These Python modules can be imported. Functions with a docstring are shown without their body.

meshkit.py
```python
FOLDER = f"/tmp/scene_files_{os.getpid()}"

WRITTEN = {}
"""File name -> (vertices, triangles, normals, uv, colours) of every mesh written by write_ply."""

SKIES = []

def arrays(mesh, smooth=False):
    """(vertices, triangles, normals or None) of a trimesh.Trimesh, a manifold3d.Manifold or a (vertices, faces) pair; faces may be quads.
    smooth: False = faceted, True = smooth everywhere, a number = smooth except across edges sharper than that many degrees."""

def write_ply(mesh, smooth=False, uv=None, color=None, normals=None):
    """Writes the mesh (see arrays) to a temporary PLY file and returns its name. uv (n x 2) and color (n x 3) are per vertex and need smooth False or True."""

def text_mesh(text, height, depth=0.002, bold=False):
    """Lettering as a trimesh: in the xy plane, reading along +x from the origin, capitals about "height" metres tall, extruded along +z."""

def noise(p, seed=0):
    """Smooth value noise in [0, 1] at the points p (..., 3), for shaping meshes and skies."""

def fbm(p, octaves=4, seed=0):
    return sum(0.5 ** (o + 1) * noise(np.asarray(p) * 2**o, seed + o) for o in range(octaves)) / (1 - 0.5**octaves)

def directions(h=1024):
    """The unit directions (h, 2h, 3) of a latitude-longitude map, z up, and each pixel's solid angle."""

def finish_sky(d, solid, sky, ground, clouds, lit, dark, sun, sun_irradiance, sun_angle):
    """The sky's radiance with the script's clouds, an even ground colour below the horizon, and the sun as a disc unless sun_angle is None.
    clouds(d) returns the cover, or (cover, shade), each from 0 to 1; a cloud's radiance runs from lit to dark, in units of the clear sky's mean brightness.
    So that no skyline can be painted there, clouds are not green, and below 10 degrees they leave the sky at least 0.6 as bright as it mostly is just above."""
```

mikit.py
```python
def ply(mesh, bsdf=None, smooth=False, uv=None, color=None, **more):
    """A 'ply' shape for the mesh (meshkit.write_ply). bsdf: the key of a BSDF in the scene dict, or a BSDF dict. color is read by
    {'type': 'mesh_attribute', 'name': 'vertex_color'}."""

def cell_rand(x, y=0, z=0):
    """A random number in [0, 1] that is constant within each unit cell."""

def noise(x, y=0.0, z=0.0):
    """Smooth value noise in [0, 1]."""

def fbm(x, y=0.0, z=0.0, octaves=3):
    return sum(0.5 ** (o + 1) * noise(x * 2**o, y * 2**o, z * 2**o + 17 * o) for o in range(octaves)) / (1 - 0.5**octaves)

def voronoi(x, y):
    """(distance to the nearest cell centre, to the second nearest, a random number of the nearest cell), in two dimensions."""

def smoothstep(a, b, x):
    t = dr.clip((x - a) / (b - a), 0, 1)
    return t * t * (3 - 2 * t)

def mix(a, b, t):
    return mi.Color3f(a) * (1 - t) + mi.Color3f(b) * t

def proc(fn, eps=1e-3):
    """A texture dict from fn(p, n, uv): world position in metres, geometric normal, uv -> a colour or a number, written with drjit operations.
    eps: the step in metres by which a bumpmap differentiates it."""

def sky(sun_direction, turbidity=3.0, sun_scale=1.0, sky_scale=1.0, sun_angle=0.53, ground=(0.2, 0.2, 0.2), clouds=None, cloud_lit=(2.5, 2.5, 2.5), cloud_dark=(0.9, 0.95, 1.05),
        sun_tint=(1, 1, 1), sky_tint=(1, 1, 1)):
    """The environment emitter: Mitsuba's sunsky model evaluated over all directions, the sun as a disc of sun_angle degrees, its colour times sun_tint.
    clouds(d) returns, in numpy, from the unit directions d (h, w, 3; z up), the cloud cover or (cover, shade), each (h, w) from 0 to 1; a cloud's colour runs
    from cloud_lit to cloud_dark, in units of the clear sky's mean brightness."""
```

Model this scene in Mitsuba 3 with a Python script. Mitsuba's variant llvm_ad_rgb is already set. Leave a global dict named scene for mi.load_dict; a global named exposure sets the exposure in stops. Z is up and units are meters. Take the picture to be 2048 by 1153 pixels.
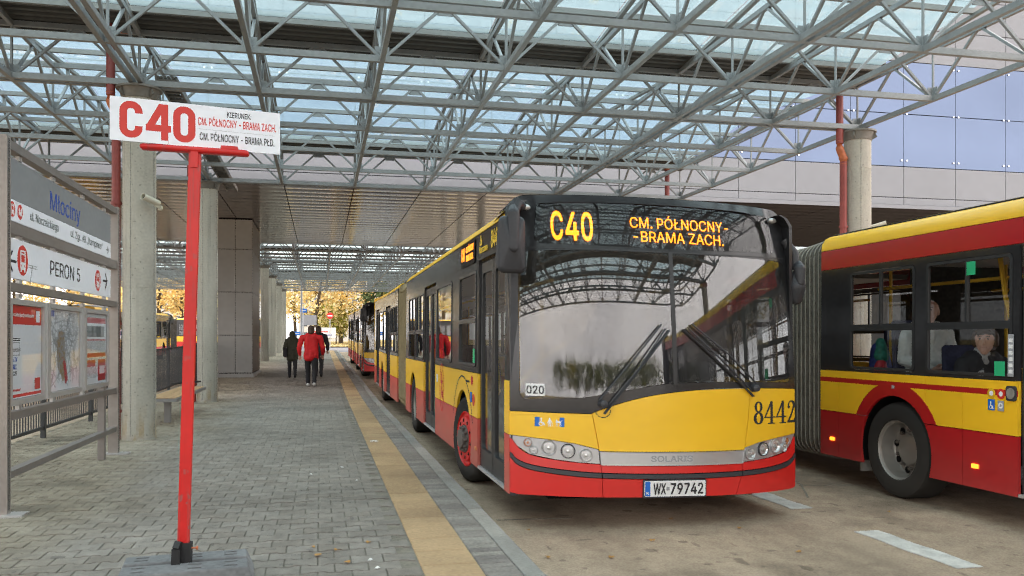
import math, random
import numpy as np, trimesh, mitsuba as mi, mikit, drjit as dr
import manifold3d as m3
from shapely.geometry import Polygon, box as sbox, Point, LineString, MultiPolygon
from shapely import affinity
from shapely.ops import unary_union
from meshkit import text_mesh
import meshkit
random.seed(7); rng = np.random.default_rng(7)
T = mi.ScalarTransform4f
PI = math.pi
scene, labels = {}, {}

# ---------------------------------------------------------------- camera, sky, exposure
CAM = (0.0, 0.0, 1.53)
TH = math.atan(382 / 1700.0)
scene['camera'] = {'type': 'perspective', 'fov': 2 * math.degrees(math.atan(1024 / 1700.0)), 'fov_axis': 'x', 'near_clip': 0.1, 'far_clip': 6000.0,
                   'principal_point_offset_y': -103.5 / 1153,
                   'to_world': T().look_at(origin=list(CAM), target=[math.sin(TH), math.cos(TH), CAM[2]], up=[0, 0, 1])}

def cloud(d):
    n = meshkit.fbm(d * np.array([2.2, 2.2, 5.0]) + 3.1, 4, 5)
    return np.ones(d.shape[:2]), np.clip((n - 0.42) * 2.2, 0, 1)

scene['sky'] = mikit.sky((-0.35, -0.75, 0.62), turbidity=4, sun_scale=0.02, sun_angle=60, clouds=cloud, cloud_lit=(2.80, 2.66, 2.60), cloud_dark=(1.96, 1.86, 1.86))
exposure = 3.5

# ---------------------------------------------------------------- materials
noise, fbm, smoothstep, mix, cell_rand = mikit.noise, mikit.fbm, mikit.smoothstep, mikit.mix, mikit.cell_rand

def rgb(c): return {'type': 'rgb', 'value': [float(x) for x in c]}
def mat(key, base, rough=0.5, metal=0.0, spec=0.5, bump=None, **kw):
    col = mikit.proc(base) if callable(base) else rgb(base)
    b = {'type': 'principled', 'base_color': col, 'roughness': rough if not callable(rough) else mikit.proc(rough), 'metallic': metal, 'specular': spec, **kw}
    if bump:
        b = {'type': 'bumpmap', 'arbitrary': mikit.proc(bump[0], eps=bump[1]), 'bsdf': b, 'scale': 1.0}
    scene[key] = {'type': 'twosided', 'bsdf': b}

def speck(c, amp, f1, f2, stain=0.0, tint=(1, 1, 1)):
    c = tuple(c)
    def fn(p, n, uv):
        a = fbm(p.x * f1, p.y * f1, p.z * f1, 4)
        b = noise(p.x * f2, p.y * f2, p.z * f2)
        k = 1 + amp * ((a - 0.5) * 2 + (b - 0.5) * 1.1)
        s = smoothstep(0.52, 0.75, fbm(p.x * 0.9 + 7, p.y * 0.9, p.z * 0.9, 4)) * stain
        return mi.Color3f(c[0], c[1], c[2]) * k * (1 - s) + mi.Color3f(c[0] * tint[0], c[1] * tint[1], c[2] * tint[2]) * s * k * 0.72
    return fn

def road_col(p, n, uv):
    a = fbm(p.x * 0.55, p.y * 0.30, 0, 5); b = fbm(p.x * 9, p.y * 9, 0, 3); g = noise(p.x * 90, p.y * 90)
    wheel = smoothstep(0.5, 0.85, fbm(p.x * 2.2 + 3, p.y * 0.25, 0, 3))
    k = 0.8 + 0.42 * (a - 0.4) + 0.3 * (b - 0.5) + 0.28 * (g - 0.5)
    oil = smoothstep(0.60, 0.80, fbm(p.x * 1.1 + 11, p.y * 0.8 + 5, 0, 4))
    lane = sum(dr.exp(-dr.square((p.x - c_) / 0.24)) for c_ in (2.0, 3.7, 5.9, 7.5)) * (0.5 + fbm(p.x * 2, p.y * 0.7, 3, 3))
    drip = smoothstep(0.72, 0.80, fbm(p.x * 6, p.y * 5, 1, 3)) * smoothstep(1.1, 0.2, dr.abs(p.x - 2.8))
    spots = smoothstep(0.91, 0.95, noise(p.x * 11 + 1, p.y * 9))
    return mi.Color3f(0.385, 0.298, 0.220) * k * (1 - 0.18 * wheel) * (1 - 0.38 * oil) * (1 - 0.3 * spots) * (1 - 0.16 * lane) * (1 - 0.4 * drip)

def paver_col(t, warm):
    def fn(p, n, uv):
        a = fbm(p.x * 0.8 + t, p.y * 0.8, 0, 4); b = fbm(p.x * 14, p.y * 14, p.z * 14, 3); g = noise(p.x * 160, p.y * 160, p.z * 90)
        br = cell_rand(dr.floor(p.x / 0.2), dr.floor(p.y / 0.175), 3)
        old = smoothstep(-1.2, -2.6, p.x + 1.2 * (a - 0.5))
        moss = smoothstep(0.55, 0.75, fbm(p.x * 1.7 + 5, p.y * 1.7, 0, 4)) * old
        k = (0.88 + 0.5 * (a - 0.5) + 0.42 * (b - 0.5) + 0.22 * (g - 0.5) + 0.12 * (br - 0.5)) * t
        gum = smoothstep(0.90, 0.93, noise(p.x * 17, p.y * 17))
        base = mix(mi.Color3f(0.236, 0.212, 0.186), mi.Color3f(0.285, 0.243, 0.186), old) * k
        return base * (1 - 0.32 * moss) * (1 - 0.3 * gum) * mi.Color3f(1 + warm, 1.0, 1 - warm)
    return fn

mat('m_road', road_col, 0.85, spec=0.25)
for i, (t, w) in enumerate([(1.0, 0.0), (0.92, 0.015), (1.07, -0.01)]): mat(f'm_paver_{i}', paver_col(t, w), 0.85, spec=0.25)
mat('m_joint', speck((0.175, 0.158, 0.13), 0.3, 8, 60), 0.95, spec=0.1)
mat('m_tactile', speck((0.372, 0.258, 0.150), 0.28, 2.2, 60, 0.45, (0.8, 0.8, 0.85)), 0.85, spec=0.2)
mat('m_kerb_1', speck((0.275, 0.262, 0.235), 0.34, 3, 90, 0.35), 0.85, spec=0.2)
mat('m_brick_1', speck((0.235, 0.218, 0.195), 0.32, 4, 70, 0.4), 0.88, spec=0.2)
mat('m_brick_2', speck((0.175, 0.158, 0.145), 0.32, 4, 70, 0.4), 0.88, spec=0.2)
mat('m_tactile_1', speck((0.335, 0.230, 0.134), 0.30, 2.2, 60, 0.5, (0.8, 0.8, 0.85)), 0.85, spec=0.2)
mat('m_kerb', speck((0.235, 0.225, 0.205), 0.30, 3, 90, 0.35), 0.85, spec=0.2)
mat('m_brick', speck((0.205, 0.188, 0.170), 0.32, 4, 70, 0.4), 0.88, spec=0.2)
mat('m_paint_white', speck((0.50, 0.49, 0.46), 0.25, 12, 70, 0.4), 0.8, spec=0.2)
mat('m_verge', speck((0.26, 0.20, 0.09), 0.6, 1.2, 9, 0.3, (0.6, 1.0, 0.4)), 0.95, spec=0.1)
mat('m_street', speck((0.17, 0.17, 0.18), 0.2, 1, 12), 0.85, spec=0.2)

def concrete(p, n, uv):
    a = fbm(p.x * 2.2, p.y * 2.2, p.z * 0.8, 4); b = noise(p.x * 45, p.y * 45, p.z * 45)
    ang = dr.atan2(n.y, n.x)
    streak = smoothstep(0.55, 0.8, fbm(ang * 5 + p.x, p.y, p.z * 0.25, 3))
    foot = smoothstep(0.75, 0.1, p.z) * smoothstep(0.35, 0.7, fbm(ang * 3, p.z * 3, 2, 3))
    pits = smoothstep(0.88, 0.92, noise(p.x * 28, p.y * 28, p.z * 22))
    c = mi.Color3f(0.475, 0.450, 0.390) * (0.88 + 0.45 * (a - 0.5) + 0.18 * (b - 0.5))
    c = c * (1 - 0.22 * streak) * (1 - 0.35 * pits)
    return mix(c, c * mi.Color3f(0.86, 0.70, 0.50), foot)
mat('m_concrete', concrete, 0.85, spec=0.2)
mat('m_steel', speck((0.258, 0.268, 0.272), 0.14, 3, 30, 0.18, (0.9, 0.85, 0.75)), 0.42, metal=0.25)
mat('m_capital', speck((0.19, 0.18, 0.165), 0.2, 3, 30), 0.5, metal=0.3)
mat('m_deck', speck((0.105, 0.102, 0.094), 0.16, 1.5, 20), 0.6, metal=0.2)
mat('m_purlin', speck((0.24, 0.24, 0.23), 0.12, 2, 20), 0.5, metal=0.3)
mat('m_soffit', speck((0.17, 0.150, 0.150), 0.16, 0.6, 14), 0.12, metal=0.62)
mat('m_soffit_gap', (0.03, 0.027, 0.025), 0.7)
mat('m_panel', speck((0.208, 0.220, 0.242), 0.05, 0.5, 4), 0.42, metal=0.1)
mat('m_wall_core', (0.03, 0.03, 0.032), 0.8)
mat('m_facade_glass', speck((0.140, 0.176, 0.262), 0.10, 0.16, 1.2), 0.06, metal=0.85)
mat('m_cladding', speck((0.34, 0.335, 0.325), 0.07, 1.0, 9), 0.38, metal=0.3)
mat('m_brown', speck((0.075, 0.062, 0.052), 0.15, 2, 10), 0.5)
mat('m_downpipe', speck((0.26, 0.052, 0.045), 0.2, 3, 25, 0.25), 0.42)
mat('m_elbow', speck((0.45, 0.12, 0.045), 0.2, 5, 30), 0.45)
mat('m_alu_post', speck((0.34, 0.305, 0.28), 0.1, 3, 40), 0.36, metal=0.5)
mat('m_alu', speck((0.25, 0.225, 0.21), 0.1, 3, 40), 0.42, metal=0.5)
mat('m_alu_light', speck((0.50, 0.49, 0.48), 0.08, 3, 40), 0.4, metal=0.5)
mat('m_sign_grey', speck((0.215, 0.225, 0.235), 0.06, 2, 30), 0.5)
mat('m_sign_white', speck((0.78, 0.80, 0.86), 0.04, 2, 30), 0.35)
mat('m_paper', speck((0.68, 0.70, 0.74), 0.05, 3, 40), 0.5)
mat('m_ink', (0.025, 0.025, 0.03), 0.6)
mat('m_blue_ink', (0.03, 0.07, 0.33), 0.5)
mat('m_red_ink', (0.58, 0.035, 0.025), 0.45)
mat('m_red_print', (0.42, 0.03, 0.04), 0.5)
mat('m_grey_ink', (0.30, 0.31, 0.33), 0.6)
mat('m_dark_ink', (0.10, 0.12, 0.12), 0.6)
mat('m_rail', (0.055, 0.057, 0.06), 0.5, metal=0.2)
def red_paint(p, n, uv):
    a = fbm(p.x * 9, p.y * 9, p.z * 3, 4); chip = smoothstep(0.70, 0.74, fbm(p.x * 40, p.y * 40, p.z * 14 + 3, 3)); rub_ = smoothstep(0.60, 0.72, fbm(p.x * 60, p.y * 60, p.z * 2.2, 3)); low = smoothstep(0.9, 0.2, p.z)
    c = mi.Color3f(0.56, 0.014, 0.012) * (0.82 + 0.36 * a)
    c = mix(c, mi.Color3f(0.34, 0.05, 0.045), rub_ * 0.5)
    return mix(c, mi.Color3f(0.16, 0.13, 0.12), chip * (0.25 + 0.6 * low))
mat('m_red_paint', red_paint, 0.34)
mat('m_rubber_base', speck((0.165, 0.167, 0.170), 0.35, 5, 60, 0.5, (1.5, 1.5, 1.5)), 0.8, spec=0.25)
mat('m_wood', lambda p, n, uv: mi.Color3f(0.40, 0.25, 0.13) * (0.75 + 0.5 * fbm(p.x * 30, p.y * 2, p.z * 20, 3)), 0.6)
mat('m_bench_metal', (0.30, 0.30, 0.30), 0.4, metal=0.5)
mat('m_cam_shell', (0.52, 0.49, 0.40), 0.4)
mat('m_black', (0.012, 0.012, 0.013), 0.45)
mat('m_black_gloss', (0.009, 0.009, 0.011), 0.06)
mat('m_plastic', speck((0.035, 0.036, 0.042), 0.15, 6, 80), 0.48)
mat('m_void', (0.006, 0.006, 0.006), 0.9, spec=0.1)

def dirty(c, lo=0.28, hi=0.9, amt=0.3, dc=(0.20, 0.17, 0.13)):
    c = tuple(c)
    def fn(p, n, uv):
        d = smoothstep(hi, lo, p.z) * (0.25 + 0.75 * fbm(p.x * 2.5, p.y * 2.5, p.z * 5, 4)) * amt
        s = (fbm(p.x * 1.1, p.y * 1.1, p.z * 3, 3) - 0.5) * 0.10
        return mix(mi.Color3f(*c) * (1 + s), mi.Color3f(*dc), d)
    return fn
mat('m_bus_yellow', dirty((0.86, 0.50, 0.020), amt=0.12), 0.28, clearcoat=0.5, clearcoat_gloss=0.92)
mat('m_bus_red', dirty((0.62, 0.012, 0.010), amt=0.07), 0.30, clearcoat=0.5, clearcoat_gloss=0.9)
mat('m_bus_red_faded', dirty((0.56, 0.062, 0.045), amt=0.5), 0.35, clearcoat=0.3, clearcoat_gloss=0.85)
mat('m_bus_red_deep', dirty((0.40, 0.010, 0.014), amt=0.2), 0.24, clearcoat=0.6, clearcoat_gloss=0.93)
mat('m_bus_black', speck((0.020, 0.020, 0.022), 0.2, 3, 30), 0.16, clearcoat=0.5)
mat('m_bus_frame', (0.026, 0.027, 0.029), 0.4)
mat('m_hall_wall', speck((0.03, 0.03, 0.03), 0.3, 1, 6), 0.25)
mat('m_bus_roof', speck((0.46, 0.46, 0.45), 0.15, 2, 20, 0.4), 0.5)
mat('m_silver', speck((0.50, 0.50, 0.51), 0.05, 5, 40), 0.3, metal=0.55)
mat('m_chrome', (0.75, 0.75, 0.75), 0.12, metal=1.0)
mat('m_lamp_glass', (0.62, 0.62, 0.60), 0.1, metal=0.6)
mat('m_lamp_amber', (0.55, 0.20, 0.07), 0.2, metal=0.2)
mat('m_tyre', dirty((0.022, 0.021, 0.020), 0.0, 1.0, 0.35, (0.10, 0.09, 0.075)), 0.8, spec=0.25)
mat('m_rim', dirty((0.34, 0.325, 0.30), 0.1, 1.0, 0.45, (0.13, 0.105, 0.08)), 0.45, metal=0.55)
mat('m_rim_dark', dirty((0.14, 0.125, 0.115), 0.1, 1.0, 0.4, (0.10, 0.08, 0.06)), 0.6, metal=0.3)
mat('m_mud', speck((0.20, 0.19, 0.17), 0.25, 4, 30), 0.85)
mat('m_bellows', speck((0.125, 0.115, 0.095), 0.35, 5, 30, 0.35), 0.7)
mat('m_bellows_dark', speck((0.085, 0.078, 0.066), 0.2, 4, 30), 0.8)
mat('m_bellows_rib', speck((0.27, 0.255, 0.215), 0.2, 5, 30, 0.2), 0.6)
mat('m_bellows_tan', speck((0.30, 0.235, 0.13), 0.2, 5, 30, 0.2), 0.7)
mat('m_interior', (0.12, 0.12, 0.13), 0.6)
mat('m_ceiling', (0.45, 0.45, 0.45), 0.6)
mat('m_seat', speck((0.022, 0.025, 0.06), 0.4, 20, 60), 0.8)
mat('m_handrail', (0.66, 0.40, 0.02), 0.35)
mat('m_green_sticker', (0.02, 0.40, 0.17), 0.5)
mat('m_blue_sticker', (0.015, 0.13, 0.50), 0.45)
mat('m_white_print', (0.75, 0.75, 0.75), 0.5)
mat('m_yellow_print', (0.80, 0.52, 0.03), 0.5)
mat('m_leaf_dry', speck((0.38, 0.20, 0.06), 0.35, 20, 90), 0.8)
mat('m_litter', (0.70, 0.70, 0.68), 0.7)
mat('m_bark', speck((0.075, 0.058, 0.042), 0.35, 3, 20), 0.9)
mat('m_skin', (0.52, 0.31, 0.235), 0.5)
mat('m_skin_dark', (0.42, 0.24, 0.175), 0.5)
mat('m_hair', speck((0.06, 0.035, 0.022), 0.3, 30, 90), 0.6)
mat('m_cloth_red', speck((0.58, 0.012, 0.016), 0.14, 6, 60), 0.7)
mat('m_cloth_black', (0.018, 0.018, 0.021), 0.8)
mat('m_cloth_olive', speck((0.040, 0.040, 0.026), 0.3, 8, 60), 0.85)
mat('m_lip', (0.46, 0.23, 0.19), 0.6)
mat('m_bag_blue', speck((0.02, 0.035, 0.16), 0.5, 9, 40), 0.7)
mat('m_bag_green', speck((0.02, 0.16, 0.11), 0.6, 14, 40), 0.7)
mat('m_cloth_grey', speck((0.60, 0.63, 0.61), 0.12, 8, 50), 0.8)
mat('m_cloth_scarf', speck((0.30, 0.30, 0.30), 0.2, 30, 90), 0.9)
mat('m_shoe_white', (0.6, 0.6, 0.6), 0.6)
mat('m_lamp_post', (0.42, 0.45, 0.50), 0.4, metal=0.3)
mat('m_street_blue', (0.03, 0.15, 0.55), 0.5)
mat('m_building', speck((0.55, 0.53, 0.48), 0.06, 0.5, 3), 0.8)
mat('m_building_window', (0.10, 0.12, 0.15), 0.1)
for i, c in enumerate([(0.88, 0.73, 0.36), (0.86, 0.65, 0.27), (0.87, 0.78, 0.42), (0.26, 0.27, 0.05), (0.08, 0.11, 0.045)]):
    scene[f'm_leaves_{i}'] = {'type': 'twosided', 'bsdf': {'type': 'diffuse', 'reflectance': mikit.proc(speck(c, 0.45, 0.9, 3))}}
scene['m_roof_glass'] = {'type': 'blendbsdf', 'weight': 0.24, 'clear': {'type': 'thindielectric', 'int_ior': 1.5, 'specular_transmittance': rgb((0.70, 0.91, 0.97))},
                         'film': {'type': 'principledthin', 'base_color': rgb((0.56, 0.82, 0.90)), 'roughness': 0.6, 'diff_trans': 1.7}}
scene['m_windscreen'] = {'type': 'blendbsdf', 'weight': 0.03, 'clear': {'type': 'thindielectric', 'int_ior': 1.75, 'specular_transmittance': rgb((0.50, 0.52, 0.53))}, 'dust': {'type': 'diffuse', 'reflectance': rgb((0.3, 0.29, 0.27))}}
scene['m_bus_window'] = {'type': 'thindielectric', 'int_ior': 1.42, 'specular_transmittance': rgb((0.80, 0.82, 0.83))}
scene['m_bus_window_dark'] = {'type': 'thindielectric', 'int_ior': 1.6, 'specular_transmittance': rgb((0.46, 0.48, 0.49))}
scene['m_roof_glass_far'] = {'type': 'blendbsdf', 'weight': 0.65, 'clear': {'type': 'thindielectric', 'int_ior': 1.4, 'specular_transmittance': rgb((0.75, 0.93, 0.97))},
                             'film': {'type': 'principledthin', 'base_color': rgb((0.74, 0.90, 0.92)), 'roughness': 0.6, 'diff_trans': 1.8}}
scene['m_display_glass'] = {'type': 'thindielectric', 'int_ior': 1.33, 'specular_transmittance': rgb((0.62, 0.62, 0.62))}
scene['m_case_glass'] = {'type': 'thindielectric', 'int_ior': 1.22}
scene['m_clear_glass'] = {'type': 'thindielectric', 'int_ior': 1.5}

# ---------------------------------------------------------------- helpers
_count = {}
def numbered(key):
    k = key; i = _count.get(key, 0)
    if i: k = f'{key}_{i:03d}'
    _count[key] = i + 1
    return k

def tag(key, label=None, cat=None, group=None, kind=None):
    d = labels.setdefault(key, {})
    if label: d['label'] = label
    if cat: d['category'] = cat
    if group: d['group'] = group
    if kind: d['kind'] = kind
    return key

def thing(name, label, cat, group=None, kind=None):
    return tag(numbered(name), label, cat, group, kind)

def obj(name, mesh, m, parent=None, smooth=False, label=None, cat=None, group=None, kind=None, emit=None, xf=None, **kw):
    key = numbered(name if parent is None else parent + '__' + name)
    if isinstance(mesh, dict): d = dict(mesh)
    else: d = mikit.ply(mesh, None, smooth=smooth)
    d['bsdf'] = {'type': 'ref', 'id': m}
    if emit is not None: d['emitter'] = {'type': 'area', 'radiance': rgb(emit)}
    if xf is not None: d['to_world'] = xf
    d.update(kw)
    scene[key] = d
    if label or cat or group or kind: tag(key, label, cat, group, kind)
    return key

def G(y):                                     # the site rises gently beyond the station
    y = np.asarray(y, float)
    return np.clip((y - 20) * 0.012, 0, 1.1)

class M:
    """collects pieces into one mesh"""
    def __init__(self): self.v, self.f, self.n = [], [], 0
    def add(self, v, f):
        v = np.asarray(v, float).reshape(-1, 3); f = np.asarray(f, int)
        if f.shape[1] == 4: f = np.vstack([f[:, [0, 1, 2]], f[:, [0, 2, 3]]])
        self.v.append(v); self.f.append(f + self.n); self.n += len(v); return self
    def mesh(self, m): return self.add(np.asarray(m.vertices), np.asarray(m.faces))
    def box(self, x0, x1, y0, y1, z0, z1):
        v = [[x, y, z] for x in (x0, x1) for y in (y0, y1) for z in (z0, z1)]
        return self.add(v, [[0, 1, 3, 2], [4, 6, 7, 5], [0, 4, 5, 1], [2, 3, 7, 6], [0, 2, 6, 4], [1, 5, 7, 3]])
    def bar(self, p, q, w, h, up=(0, 0, 1)):
        p, q = np.asarray(p, float), np.asarray(q, float); t = q - p; t /= np.linalg.norm(t)
        a = np.cross(t, up)
        if np.linalg.norm(a) < 1e-3: a = np.cross(t, (0, 1, 0))
        a /= np.linalg.norm(a); b = np.cross(a, t)
        v = [e + sa * a * w / 2 + sb * b * h / 2 for e in (p, q) for sa in (-1, 1) for sb in (-1, 1)]
        return self.add(v, [[0, 1, 3, 2], [4, 6, 7, 5], [0, 4, 5, 1], [2, 3, 7, 6], [0, 2, 6, 4], [1, 5, 7, 3]])
    def tube(self, pts, r, sides=8, caps=True):
        p = np.asarray(pts, float); n = len(p); r = np.broadcast_to(r, (n,))
        t = np.gradient(p, axis=0); t /= np.linalg.norm(t, axis=1, keepdims=True)
        a = np.cross(t, [0, 0, 1.0]); bad = np.linalg.norm(a, axis=1) < 0.05
        a[bad] = np.cross(t[bad], [0, 1.0, 0]); a /= np.linalg.norm(a, axis=1, keepdims=True)
        b = np.cross(t, a); an = np.arange(sides) * 2 * PI / sides
        v = p[:, None] + r[:, None, None] * (np.cos(an)[None, :, None] * a[:, None] + np.sin(an)[None, :, None] * b[:, None])
        i, j = np.meshgrid(np.arange(n - 1), np.arange(sides), indexing='ij')
        q = np.stack([i * sides + j, i * sides + (j + 1) % sides, (i + 1) * sides + (j + 1) % sides, (i + 1) * sides + j], -1).reshape(-1, 4)
        f = np.vstack([q[:, [0, 1, 2]], q[:, [0, 2, 3]]]); v = v.reshape(-1, 3)
        if caps:
            k = len(v); v = np.vstack([v, p[:1], p[-1:]])
            jj = np.arange(sides); e = (n - 1) * sides
            f = np.vstack([f, np.stack([jj * 0 + k, (jj + 1) % sides, jj], 1), np.stack([jj * 0 + k + 1, e + jj, e + (jj + 1) % sides], 1)])
        return self.add(v, f)
    def lathe(self, prof, c=(0, 0, 0), axis='z', sides=24):
        prof = np.asarray(prof, float); an = np.arange(sides) * 2 * PI / sides
        x = prof[:, :1] * np.cos(an); y = prof[:, :1] * np.sin(an); z = np.repeat(prof[:, 1:2], sides, 1)
        v = np.stack([x, y, z], -1)
        if axis == 'x': v = v[..., [2, 0, 1]]
        if axis == 'y': v = v[..., [0, 2, 1]]
        v = v.reshape(-1, 3) + np.asarray(c, float); n = len(prof)
        i, j = np.meshgrid(np.arange(n - 1), np.arange(sides), indexing='ij')
        q = np.stack([i * sides + j, i * sides + (j + 1) % sides, (i + 1) * sides + (j + 1) % sides, (i + 1) * sides + j], -1).reshape(-1, 4)
        return self.add(v, q)
    def out(self, fn=None):
        v, f = np.vstack(self.v), np.vstack(self.f)
        if fn is not None: v = fn(v)
        return trimesh.Trimesh(v, f, process=False)

def polys(p):
    if p.is_empty: return []
    return [g for g in getattr(p, 'geoms', [p]) if g.geom_type == 'Polygon' and g.area > 1e-7]

def tri2(p):
    return trimesh.creation.triangulate_polygon(p, engine='earcut')

def shell(poly, F, depth=(0, 0, 0), du=0.08, dv=0.15):
    """the 2-D polygon lifted by F(s, t) -> points, as a solid plate whose back lies at +depth"""
    V, FA = [], []
    n = 0
    for g in polys(poly):
        a, b, c, d = g.bounds
        for i in range(int(math.floor(a / du)), int(math.floor(c / du)) + 1):
            strip = g.intersection(sbox(i * du, b - 1, (i + 1) * du, d + 1))
            for sg in polys(strip):
                for j in range(int(math.floor(sg.bounds[1] / dv)), int(math.floor(sg.bounds[3] / dv)) + 1):
                    for pc in polys(sg.intersection(sbox(a - 1, j * dv, c + 1, (j + 1) * dv))):
                        try: v, f = tri2(pc)
                        except Exception: continue
                        V.append(np.asarray(v)); FA.append(np.asarray(f) + n); n += len(v)
    v2, f = np.vstack(V), np.vstack(FA)
    key, inv = np.unique(np.round(v2, 5), axis=0, return_inverse=True)
    f = inv.reshape(-1)[f]; f = f[(f[:, 0] != f[:, 1]) & (f[:, 1] != f[:, 2]) & (f[:, 0] != f[:, 2])]
    top = F(key[:, 0], key[:, 1]); bot = top + np.asarray(depth, float)
    N = len(top)
    e = np.vstack([f[:, [0, 1]], f[:, [1, 2]], f[:, [2, 0]]])
    es = np.sort(e, axis=1); u, idx, cnt = np.unique(es, axis=0, return_index=True, return_counts=True)
    eb = e[idx[cnt == 1]]
    walls = np.vstack([np.stack([eb[:, 1], eb[:, 0], eb[:, 0] + N], 1), np.stack([eb[:, 1], eb[:, 0] + N, eb[:, 1] + N], 1)])
    return trimesh.Trimesh(np.vstack([top, bot]), np.vstack([f, f[:, ::-1] + N, walls]), process=False)

def text2(text, h, w=None, bold=False, align='c', depth=0.002):
    """lettering in the xy plane with capitals h tall, squeezed to the width w; centred on the origin's x, foot at y = 0"""
    m = text_mesh(text, h, depth, bold); v = np.array(m.vertices); lo, hi = v[:, 0].min(), v[:, 0].max()
    v[:, 0] -= lo
    if w: v[:, 0] *= w / (hi - lo)
    else: w = hi - lo
    if align == 'c': v[:, 0] -= w / 2
    if align == 'r': v[:, 0] -= w
    return v, np.asarray(m.faces)

def ext2(poly, depth=0.002):
    out = M()
    for g in polys(poly):
        m = trimesh.creation.extrude_polygon(g, depth, engine='earcut'); out.mesh(m)
    return np.vstack(out.v), np.vstack(out.f)

def face_px(v, x, y, z):      # lettering on a face that looks along +x: reads towards +y
    return np.stack([x + v[:, 2], y + v[:, 0], z + v[:, 1]], 1)
def face_ny(v, x, y, z):      # on a face that looks along -y: reads towards +x
    return np.stack([x + v[:, 0], y - v[:, 2], z + v[:, 1]], 1)
def face_nx(v, x, y, z):      # on a face that looks along -x: reads towards -y
    return np.stack([x - v[:, 2], y - v[:, 0], z + v[:, 1]], 1)

def rrect(x0, y0, x1, y1, r):
    return sbox(x0 + r, y0 + r, x1 - r, y1 - r).buffer(r, quad_segs=6)
def ell(x, y, rx, ry, n=24):
    a = np.arange(n) * 2 * PI / n
    return Polygon(np.stack([x + rx * np.cos(a), y + ry * np.sin(a)], 1))
def stroke(pts, w):
    return LineString(pts).buffer(w / 2, quad_segs=6)
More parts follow.
